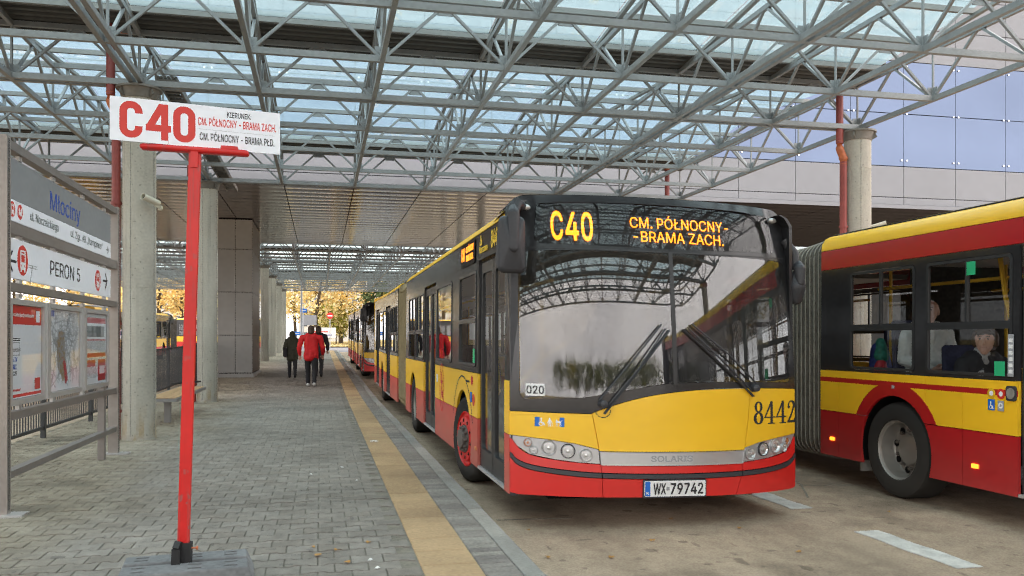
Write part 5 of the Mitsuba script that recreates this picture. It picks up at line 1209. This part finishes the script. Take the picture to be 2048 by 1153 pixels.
# ================================================================ TREES, LAMPS AND SIGNS BEYOND THE STATION
def atu(u, y):
    a = (u - 1024) / 1700.0; s_, c_ = math.sin(TH), math.cos(TH); return y * (s_ + a * c_) / (c_ - a * s_)
def tree(x, y, h, spread, pal, label, n=5200, seed=0, group=None, bare=0.0, conifer=False, lean=0.0, leaf=.20):
    r = np.random.default_rng(seed); t = thing('tree', label, 'tree', group); z0 = float(G(y)) + .05
    tr_ = M(); tips = []
    hb = h * (.12 if conifer else .24)
    top = np.array([x + lean * h, y, z0 + h * .93])
    def P_(k): return np.array([x, y, z0]) * (1 - k) + top * k + np.array([.12 * math.sin(7 * k + seed), .1 * math.cos(5 * k), 0]) * h * .06
    ks = np.linspace(0, 1, 9); tr_.tube([P_(k) for k in ks], h * .019 * (1 - .88 * ks) + .015, 8)
    nl = 26 if not conifer else 34
    for i in range(nl):
        k = hb / h + (1 - hb / h) * (i + r.random()) / nl * .97
        a = i * 2.4 + r.normal(0, .4)
        L = spread * ((1 - k) * .95 + .06) if conifer else spread * (.35 + .65 * math.sin(PI * min(max((k - .1) / .95, 0), 1)) ** .8) * r.uniform(.7, 1.1)
        p = P_(k); up = -.15 if conifer else .55
        q = p + np.array([math.cos(a) * L, math.sin(a) * L, up * L * r.uniform(.6, 1.2)]); m_ = (p + q) / 2 + np.array([0, 0, .08 * L])
        tr_.tube([p, m_, q], [h * .006 * (1.15 - k), h * .004 * (1.15 - k), .012], 5); tips += [(q, L), (m_ * .4 + q * .6, L * .8), (m_, L * .6)]
        for _ in range(3):
            b = r.random() * .7 + .3; p2 = p + (q - p) * b; q2 = p2 + r.normal(0, .28, 3) * L + [0, 0, .1 * L]; tr_.tube([p2, q2], [h * .0028, .01], 4); tips.append((q2, L * .7))
    obj('trunk', tr_.out(), 'm_bark', t, smooth=40)
    if bare >= 1: return t
    c = np.array([q for q, _ in tips]); sz = np.array([l for _, l in tips]); w = sz / sz.sum()
    half = n // 2
    for j in range(2):
        id_ = r.choice(len(c), half, p=w); pos = c[id_] + r.normal(0, 1, (half, 3)) * (sz[id_, None] * .19 + .10) * [1, 1, .8]
        s = leaf * r.uniform(.6, 1.35, half)[:, None]; d1 = r.normal(0, 1, (half, 3)); d1 /= np.linalg.norm(d1, axis=1, keepdims=True); d2 = np.cross(d1, r.normal(0, 1, (half, 3))); d2 /= np.linalg.norm(d2, axis=1, keepdims=True)
        v = np.stack([pos - d1 * s, pos - d2 * s * .55, pos + d1 * s, pos + d2 * s * .55], 1).reshape(-1, 3)
        f = np.arange(half * 4).reshape(-1, 4)
        obj('crown', M().add(v, f).out(), pal[j % len(pal)], t)
    return t
L0, L1, L2, L3, L4 = [f'm_leaves_{i}' for i in range(5)]
TR = [(30, 108, 13, 3.6, (L0, L2), 'golden tree glimpsed through the gaps of the information sign, leftmost of the far trees'),
      (140, 112, 14, 3.8, (L1, L0), 'orange tree seen through the right half of the information sign'),
      (225, 104, 12, 3.0, (L2, L0), 'yellow tree between the information sign and the nearest column'),
      (318, 112, 15, 3.8, (L0, L1), 'orange yellow tree just right of the nearest column'),
      (362, 104, 13, 2.9, (L1, L0), 'deep orange tree left of the red sign pole'),
      (436, 100, 13, 3.4, (L2, L0), 'yellow tree between the second column and the clad pier'),
      (545, 118, 14, 2.6, (L2, L0), 'thin yellow tree behind the row of far columns'),
      (590, 112, 12, 2.4, (L0, L2), 'thin golden tree behind the far lamp post'),
      (628, 98, 13, 2.6, (L1, L2), 'sparse leaning tree above the walking people'),
      (683, 104, 14, 4.6, (L0, L2), 'large golden tree above the road sign and the waiting bus'),
      (728, 98, 13, 3.8, (L0, L1), 'golden orange tree directly behind the waiting bus'),
      (655, 112, 5.0, 2.2, (L3, L2), 'green yellow bush below the large golden tree'),
      (672, 100, 3.2, 1.9, (L3, L2), 'low green shrub left of the waiting bus'),
      (775, 92, 13, 3.4, (L4, L4), 'dark green conifer rising behind the roof of the waiting bus'),
      (812, 96, 14, 3.4, (L4, L3), 'second dark conifer, half hidden behind the front bus'),
      (880, 105, 13, 4.0, (L0, L3), 'yellow tree hidden behind the front bus')]
for i, (u, y, h, sp, pal, lab) in enumerate(TR):
    tree(atu(u, y), y, h, sp, pal, lab, seed=20 + i, conifer='conifer' in lab, lean=.10 if 'leaning' in lab else 0, n=(1700 if 'sparse' in lab else 2600 if 'thin' in lab else 2000 if h < 6 else 3000), leaf=.17 if h < 6 else .21)
for i, (u, y, h, sp) in enumerate(((1180, 112, 12, 4), (1500, 118, 13, 4.2), (1900, 110, 12, 4), (2300, 115, 13, 4.5), (-120, 115, 13, 4.2), (-300, 108, 12, 4))):
    tree(atu(u, y), y, h, sp, (L0, L2), 'autumn tree behind the buses on the far side of the street', seed=60 + i, group='trees hidden behind the buses')
# behind the camera: what the windscreen mirrors
for i, (x, y, h, b_) in enumerate(((-26, -58, 6.5, 0), (-20, -62, 7, 0), (-14, -56, 5.5, 0), (-8.5, -60, 6, 0), (-3, -57, 5, 0), (2.5, -61, 6, 0), (8, -58, 5.2, 0), (13.5, -60, 6, 0), (19, -57, 6, 0), (25, -60, 7, 0))):
    tree(x, y, h, 4.6, (L4, L3), 'tree across the street behind the camera, mirrored in the windscreen', n=2600, seed=80 + i, bare=b_, group='trees behind the camera')
def lamp(x, y, h, label, arm=1.2, group=None):
    t = thing('street_lamp', label, 'street lamp', group); z0 = float(G(y))
    ks = np.linspace(0, 1, 6); obj('mast', M().tube([(x, y, z0 + h * k) for k in ks], .10 - .05 * ks, 10).out(), 'm_lamp_post', t, smooth=40)
    obj('arm', M().tube([(x, y, z0 + h - .05), (x + arm * .6, y, z0 + h + .22), (x + arm, y, z0 + h + .26)], .035, 8).out(), 'm_lamp_post', t, smooth=40)
    r_ = m3.Manifold.batch_hull([m3.Manifold.sphere(.06, 10).translate([x + arm + dx, y + dy, z0 + h + .25]) for dx in (0, .5) for dy in (-.09, .09)]).to_mesh()
    obj('lamp_head', trimesh.Trimesh(r_.vert_properties[:, :3], r_.tri_verts, process=False), 'm_lamp_post', t, smooth=40)
lamp(atu(603, 69), 69, 8.5, 'pale lamp post at the end of the platform, above the woman in olive')
for i, (x, y) in enumerate(((-1.5, -34), (3.8, -48), (-6, -55))): lamp(x, y, 9.0, 'street lamp behind the camera, mirrored in the windscreen', group='street lamps behind the camera')
def road_sign(u, y, z, kind, label):
    x = atu(u, y); t = thing('road_sign', label, 'road sign'); z0 = float(G(y))
    obj('pole', M().tube([(x, y, z0), (x, y, z0 + z + .35)], .035, 8).out(), 'm_lamp_post', t)
    def fc(p, m, o, nm): v, f = ext2(p, .012); obj(nm, trimesh.Trimesh(face_ny(v, x, y - .05 - o, z0 + z), f, process=False), m, t)
    if kind == 'no entry': fc(ell(0, 0, .31, .31, 30), 'm_red_ink', 0, 'disc'); fc(sbox(-.22, -.06, .22, .06), 'm_white_print', .012, 'bar')
    if kind == 'grey': fc(rrect(-.62, -.42, .62, .42, .05), 'm_grey_ink', 0, 'back')
    if kind == 'blue': fc(rrect(-.28, -.16, .28, .16, .03), 'm_street_blue', 0, 'plate'); fc(sbox(-.2, -.03, .2, .03), 'm_white_print', .012, 'print')
    if kind == 'white': fc(rrect(-1.5, -.55, 1.5, .55, .05), 'm_white_print', 0, 'plate'); fc(sbox(-1.2, .05, .7, .16), 'm_red_ink', .012, 'print'); fc(sbox(-1.2, -.3, 1.1, -.2), 'm_blue_ink', .012, 'print')
road_sign(660, 82, 3.05, 'no entry', 'round red no entry sign on a pole beyond the platform end')
road_sign(618, 74, 2.55, 'grey', 'grey back of a square road sign above the red jacket')
road_sign(607, 72, 3.3, 'blue', 'small blue direction plate beside the far lamp post')
road_sign(594, 76, 1.4, 'blue', 'low blue plate left of the far lamp post')
road_sign(643, 93, 1.4, 'white', 'wide white notice board on the far verge')
def block_of_flats(u, y, w, h, label):
    x = atu(u, y); t = thing('apartment_building', label, 'building'); z0 = 1.0
    obj('wall', M().box(x - w / 2, x + w / 2, y, y + 12, z0, z0 + h).out(), 'm_building', t)
    obj('roof', M().box(x - w / 2 - .3, x + w / 2 + .3, y - .3, y + 12.3, z0 + h, z0 + h + .5).out(), 'm_cladding', t)
    for fl in range(int(h / 3)):
        for k in range(int(w / 3.2)):
            xx = x - w / 2 + 1.6 + 3.2 * k; zz = z0 + 1.0 + 3 * fl
            obj('window', M().box(xx - .7, xx + .7, y - .02, y + .05, zz, zz + 1.5).out(), 'm_building_window', t)
block_of_flats(300, 190, 30, 15, 'pale block of flats far behind the trees, left of the red pole')
block_of_flats(690, 230, 24, 13, 'pale distant block of flats behind the large golden tree')
lt = M(); r_ = np.random.default_rng(5)
for _ in range(5000):
    p = np.array([r_.uniform(-45, 30), 84.3 + 22 * r_.random() ** 1.5, 0]); p[2] = .10 + float(G(p[1])) + .02; a = r_.uniform(0, PI); s = r_.uniform(.05, .14)
    d1 = np.array([math.cos(a), math.sin(a), r_.uniform(-.2, .4)]) * s; d2 = np.array([-math.sin(a), math.cos(a), r_.uniform(-.2, .4)]) * s * .6
    lt.add([p - d1, p - d2, p + d1, p + d2], [(0, 1, 2, 3)])
obj('leaf_litter', lt.out(), 'm_leaves_0', kind='stuff', label='yellow autumn leaves scattered over the verge beyond the platform', cat='leaf litter')

# ================================================================ PEOPLE
def capsule_body(bones, edge=0.022, it=8):
    parts = []
    for (p, rp), (q, rq) in bones:
        parts.append(m3.Manifold.batch_hull([m3.Manifold.sphere(rp, 16).translate(list(map(float, p))), m3.Manifold.sphere(rq, 16).translate(list(map(float, q)))]))
    u = m3.Manifold.batch_boolean(parts, m3.OpType.Add).refine_to_length(edge); r = u.to_mesh()
    m = trimesh.Trimesh(r.vert_properties[:, :3], r.tri_verts); trimesh.smoothing.filter_taubin(m, iterations=it); return m
def wide(p, q, r, ax): p, q, ax = map(np.asarray, (p, q, ax)); return [((p - ax, r), (q - ax, r)), ((p + ax, r), (q + ax, r)), ((p - ax, r), (q + ax, r)), ((p + ax, r), (q - ax, r)), ((p, r), (q, r))]
def hand(w, d, side, r=.009):
    """palm and five bent fingers from the wrist w along d"""
    w, d = np.asarray(w, float), np.asarray(d, float) / np.linalg.norm(d); a = np.cross(d, [0, 1, 0]); a = a / np.linalg.norm(a) if np.linalg.norm(a) > .1 else np.array([1., 0, 0]); n = np.cross(a, d)
    palm = w + d * .08; out = [((w, .024), (palm + a * .022, .016)), ((w, .024), (palm - a * .022, .016)), ((palm + a * .022, .016), (palm - a * .022, .016))]
    for k, L in enumerate((.065, .075, .07, .055)):
        b0_ = palm + a * (-.03 + .02 * k); m_ = b0_ + (d * .8 + n * .5) * L * .55; e_ = m_ + (d * .4 + n * .85) * L * .5; out += [((b0_, r), (m_, r * .95)), ((m_, r * .95), (e_, r * .8))]
    b0_ = w + d * .03 - a * .022 * side; m_ = b0_ + (d * .5 - a * side * .7 + n * .4) * .05; out += [((b0_, .012), (m_, .010)), ((m_, .010), (m_ + (d * .8 + n * .5) * .035, .008))]
    return out
def person(label, pos, yaw, h, pose, cols, group=None, coat=.0, hood=False, bag=False, detail=.022, hairlong=False, bald=False):
    t = thing('person', label, 'person', group); k = h / 1.75
    R = np.array([[math.cos(yaw), -math.sin(yaw), 0], [math.sin(yaw), math.cos(yaw), 0], [0, 0, 1]])
    J = {n: np.array(p, float) for n, p in pose.items()}
    def up(name, m, mat_, parent=None, sm=True):
        v = (np.asarray(m.vertices) * k) @ R.T + pos; return obj(name, trimesh.Trimesh(v, m.faces, process=False), mat_, parent or t, smooth=sm)
    hd = J['head']; fw = np.array(pose.get('look', (0, -1, 0)), float); fw /= np.linalg.norm(fw); sd = np.cross(fw, [0, 0, 1]); sd /= np.linalg.norm(sd)
    B = [((hd + [0, 0, .025], .092), (hd - [0, 0, .05] + fw * .025, .068)), ((hd - [0, 0, .05] + fw * .03, .06), (hd - [0, 0, .10] + fw * .05, .036)), ((hd - fw * .03 + [0, 0, .02], .09), (hd + fw * .01, .085)),
         ((hd + fw * .092 + [0, 0, .015], .010), (hd + fw * .112 - [0, 0, .025], .014)), ((J['neck'], .056), (hd - [0, 0, .06], .054)),
         ((hd + sd * .085 + [0, 0, .012], .014), (hd + sd * .085 - [0, 0, .03], .012)), ((hd - sd * .085 + [0, 0, .012], .014), (hd - sd * .085 - [0, 0, .03], .012))]
    B += wide(J['neck'] - [0, 0, .06], J['chest'], .10, (.06, 0, 0)) + wide(J['chest'], J['hip'], .095, (.05, 0, 0))
    for s in ('l', 'r'):
        sg_ = 1 if s == 'l' else -1
        B += [((J['neck'] - [0, 0, .05], .06), (J['sh' + s], .055)), ((J['sh' + s], .052), (J['el' + s], .040)), ((J['el' + s], .040), (J['wr' + s], .026))]
        B += [((J['hip'] + [sg_ * .07, 0, 0], .085), (J['hp' + s], .088)), ((J['hp' + s], .088), (J['kn' + s], .055)), ((J['kn' + s], .055), (J['an' + s], .036)), ((J['an' + s] - [0, 0, .03], .034), (J['an' + s] + np.array(pose.get('foot' + s, (0, -.16, -.05))), .03))]
        d = J['wr' + s] - J['el' + s]; B += hand(J['wr' + s], pose.get('hd' + s, d), sg_)
    up('body', capsule_body(B, detail, 4), cols['skin'])
    for s in (1, -1):
        e = hd + fw * .083 + sd * s * .033 + [0, 0, .018]; q = m3.Manifold.sphere(.0085, 10).translate(list(e)).to_mesh(); up('eye', trimesh.Trimesh(q.vert_properties[:, :3], q.tri_verts, process=False), 'm_black')
        q = m3.Manifold.batch_hull([m3.Manifold.sphere(.0032, 8).translate(list(hd + fw * .087 + sd * s * o + [0, 0, .042 - .01 * abs(o - .035)])) for o in (.018, .050)]).to_mesh(); up('eyebrow', trimesh.Trimesh(q.vert_properties[:, :3], q.tri_verts, process=False), 'm_hair')
    q = m3.Manifold.batch_hull([m3.Manifold.sphere(.0055, 8).translate(list(hd + fw * (.087 - abs(o) * .25) + sd * o - [0, 0, .062])) for o in (-.024, 0, .024)]).to_mesh(); up('mouth', trimesh.Trimesh(q.vert_properties[:, :3], q.tri_verts, process=False), 'm_lip')
    # clothes
    C = wide(J['neck'] - [0, 0, .07], J['chest'], .122, (.075, 0, 0)) + wide(J['chest'], J['hip'] + [0, 0, .02], .122, (.075, 0, 0))
    if coat: C += wide(J['hip'], J['hip'] - [0, 0, coat], .125, (.085, 0, 0)) + wide(J['hip'], J['hip'] - [0, 0, coat], .11, (.0, .06, 0))
    for s in ('l', 'r'):
        C += [((J['neck'] - [0, 0, .07], .085), (J['sh' + s] - [0, 0, .01], .083)), ((J['sh' + s] - [0, 0, .01], .082), (J['el' + s], .068)), ((J['el' + s], .068), (J['wr' + s] - (J['wr' + s] - J['el' + s]) * .12, .05))]
    C += [((J['neck'] - [0, 0, .03], .078), (J['neck'] - [0, 0, .08], .10))]
    m = capsule_body(C, detail, 6); n_ = meshkit.fbm(m.vertices * 9, 3, 3) - .5; m.vertices = m.vertices + m.vertex_normals * (n_ * .035)[:, None]; up('jacket', m, cols['top'])
    Tt = wide(J['hip'] + [0, 0, .03], J['hip'] - [0, 0, .03], .105, (.06, 0, 0))
    for s in ('l', 'r'):
        sg_ = 1 if s == 'l' else -1
        Tt += [((J['hip'] + [sg_ * .07, 0, -.02], .10), (J['hp' + s], .105)), ((J['hp' + s], .103), (J['kn' + s], .075)), ((J['kn' + s], .075), (J['an' + s] + [0, 0, .02], .058))]
    m = capsule_body(Tt, detail, 5); n_ = meshkit.fbm(m.vertices * 8, 3, 9) - .5; m.vertices = m.vertices + m.vertex_normals * (n_ * .025)[:, None]; up('trousers', m, cols['legs'])
    for s in ('l', 'r'):
        ft = np.array(pose.get('foot' + s, (0, -.16, -.05))); up('shoe', capsule_body([((J['an' + s] - [0, 0, .035], .05), (J['an' + s] + ft, .042)), ((J['an' + s] - ft * .25 - [0, 0, .05], .045), (J['an' + s] + ft, .042))], .03, 3), cols['shoe'])
    if hood: H_ = [((hd + [0, 0, .02] - fw * .03, .115), (hd - [0, 0, .06] - fw * .04, .11)), ((hd - [0, 0, .06] - fw * .04, .11), (J['neck'] - [0, 0, .06] - fw * .03, .10))]
    elif bald: H_ = [((hd - fw * .05 - [0, 0, .02], .078), (hd - fw * .045 - [0, 0, .05], .06))]
    else:
        H_ = [((hd + [0, 0, .045] - fw * .022, .098), (hd - fw * .05 - [0, 0, .05], .088)), ((hd + [0, 0, .072] + fw * .03, .06), (hd + [0, 0, .06] - fw * .05, .078))]
        if hairlong: H_ += [((hd + sd * s * .065 + [0, 0, .05], .05), (hd + sd * s * .075 - [0, 0, .03] - fw * .02, .04)) for s in (1, -1)] + [((hd + sd * s * .04 + fw * .055 + [0, 0, .075], .032), (hd - sd * s * .02 + fw * .05 + [0, 0, .085], .03)) for s in (1, -1)]
    m = capsule_body(H_, .018, 3); m.vertices = m.vertices + m.vertex_normals * ((meshkit.fbm(m.vertices * 28, 3, 4) - .5) * .022)[:, None]; up('hood' if hood else 'hair', m, cols['hair'])
    if 'scarf' in cols: m = capsule_body([((J['neck'] + [0, 0, .015], .085), (J['neck'] - [0, 0, .05] + fw * .05, .085)), ((J['neck'] - [0, 0, .03] + fw * .06, .06), (J['chest'] + fw * .11 + [0, 0, .08], .045))], .02, 3); m.vertices = m.vertices + m.vertex_normals * ((meshkit.fbm(m.vertices * 20, 3, 4) - .5) * .03)[:, None]; up('scarf', m, cols['scarf'])
    if bag:
        b_ = J['wrl'] if bag == 'l' else J['wrr']
        q = m3.Manifold.batch_hull([m3.Manifold.sphere(.04, 10).translate([b_[0] + dx, b_[1] + dy, b_[2] + dz + .06]) for dx in (-.03, .03) for dy in (-.13, .13) for dz in (-.12, .14)]).to_mesh(); up('handbag', trimesh.Trimesh(q.vert_properties[:, :3], q.tri_verts, process=False), 'm_cloth_black')
    return t
def walk(st, arm=.12, w=.19):
    return {'head': (0, -.02, 1.63), 'neck': (0, .0, 1.50), 'chest': (0, .0, 1.22), 'hip': (0, .0, .95), 'shl': (w, 0, 1.42), 'shr': (-w, 0, 1.42),
            'ell': (w + .08, arm * .5, 1.14), 'elr': (-w - .08, -arm * .2, 1.14), 'wrl': (w + .07, -.02, .90), 'wrr': (-w - .07, -.16, .93), 'hpl': (.09, -st * .05, .88), 'hpr': (-.09, st * .05, .88),
            'knl': (.10, -st * .55, .50), 'knr': (-.10, st * .10, .49), 'anl': (.10, -st * .75, .10), 'anr': (-.10, st * .80, .13 if st else .1), 'footl': (0, -.16, -.05), 'footr': (0, -.13, -.08)}
gz = lambda y: 0.16 + float(G(y))
dark = {'skin': 'm_skin', 'top': 'm_cloth_black', 'legs': 'm_cloth_black', 'shoe': 'm_black', 'hair': 'm_hair'}
person('man in a red jacket and black trousers walking away along the platform', np.array([-.27, 24.4, gz(24.4)]), PI - .05, 1.70, walk(.22, .12, .25), {**dark, 'top': 'm_cloth_red', 'shoe': 'm_shoe_white'}, coat=.10)
person('woman in an olive hooded coat with a black bag walking left of the red jacket', np.array([-.92, 28.8, gz(28.8)]), PI + .05, 1.54, walk(.16), {**dark, 'top': 'm_cloth_olive', 'hair': 'm_cloth_olive'}, coat=.20, hood=True, bag='l')
person('person in black walking just ahead of the red jacket, mostly hidden', np.array([-.08, 29.2, gz(29.2)]), PI - .1, 1.70, walk(.2, .2, .22), dark, coat=.08)
def sit(**kw):
    p = {'head': (0, -.03, .72), 'neck': (0, .02, .58), 'chest': (0, .03, .33), 'hip': (0, .02, .05), 'shl': (.18, .02, .50), 'shr': (-.18, .02, .50), 'ell': (.24, -.03, .24), 'elr': (-.24, -.03, .24), 'wrl': (.07, -.24, .14), 'wrr': (-.07, -.25, .15),
         'hpl': (.09, -.02, .05), 'hpr': (-.09, -.02, .05), 'knl': (.11, -.43, .07), 'knr': (-.11, -.43, .07), 'anl': (.11, -.43, -.33), 'anr': (-.11, -.42, -.33), 'footl': (0, -.14, -.05), 'footr': (0, -.14, -.05), 'hdl': (-.7, -.4, -.2), 'hdr': (.7, -.4, -.1)}
    p.update(kw); return p
person('bald man in a light grey jacket seated at the bus window, hands in lap', np.array([5.90, 7.36, 1.09]), -.25, 1.75, sit(look=(-.55, -.85, -.05)), {**dark, 'skin': 'm_skin_dark', 'top': 'm_cloth_grey'}, bald=True, detail=.016)
person('woman with short brown hair, dark coat and grey scarf seated at the bus window', np.array([5.83, 6.55, .84]), -.2, 1.66, sit(look=(-.62, -.80, -.03)), {**dark, 'scarf': 'm_cloth_scarf'}, hairlong=True, detail=.016)
person('dark haired passenger in a dark coat behind the grey jacket', np.array([6.25, 7.95, 1.06]), .1, 1.66, sit(look=(-.3, -.95, 0)), {**dark, 'skin': 'm_skin_dark'}, hairlong=True)
bg = capsule_body([((5.75, 7.86, 1.20), .13), ((5.75, 7.88, 1.38), .10)] if False else [(((5.72, 7.84, 1.22), .12), ((5.72, 7.86, 1.42), .09))], .03, 3)
bgk = thing('backpack', 'blue and green backpack on the seat at the rear window of the right hand bus', 'backpack')
obj('sack', bg, 'm_bag_blue', bgk, smooth=True); bg2 = capsule_body([(((5.65, 7.75, 1.20), .07), ((5.68, 7.78, 1.27), .06))], .03, 2); obj('front_pocket', bg2, 'm_red_print', bgk, smooth=True)
bg3 = capsule_body([(((5.70, 7.80, 1.36), .08), ((5.72, 7.84, 1.50), .05))], .03, 2); obj('top_flap', bg3, 'm_bag_green', bgk, smooth=True)
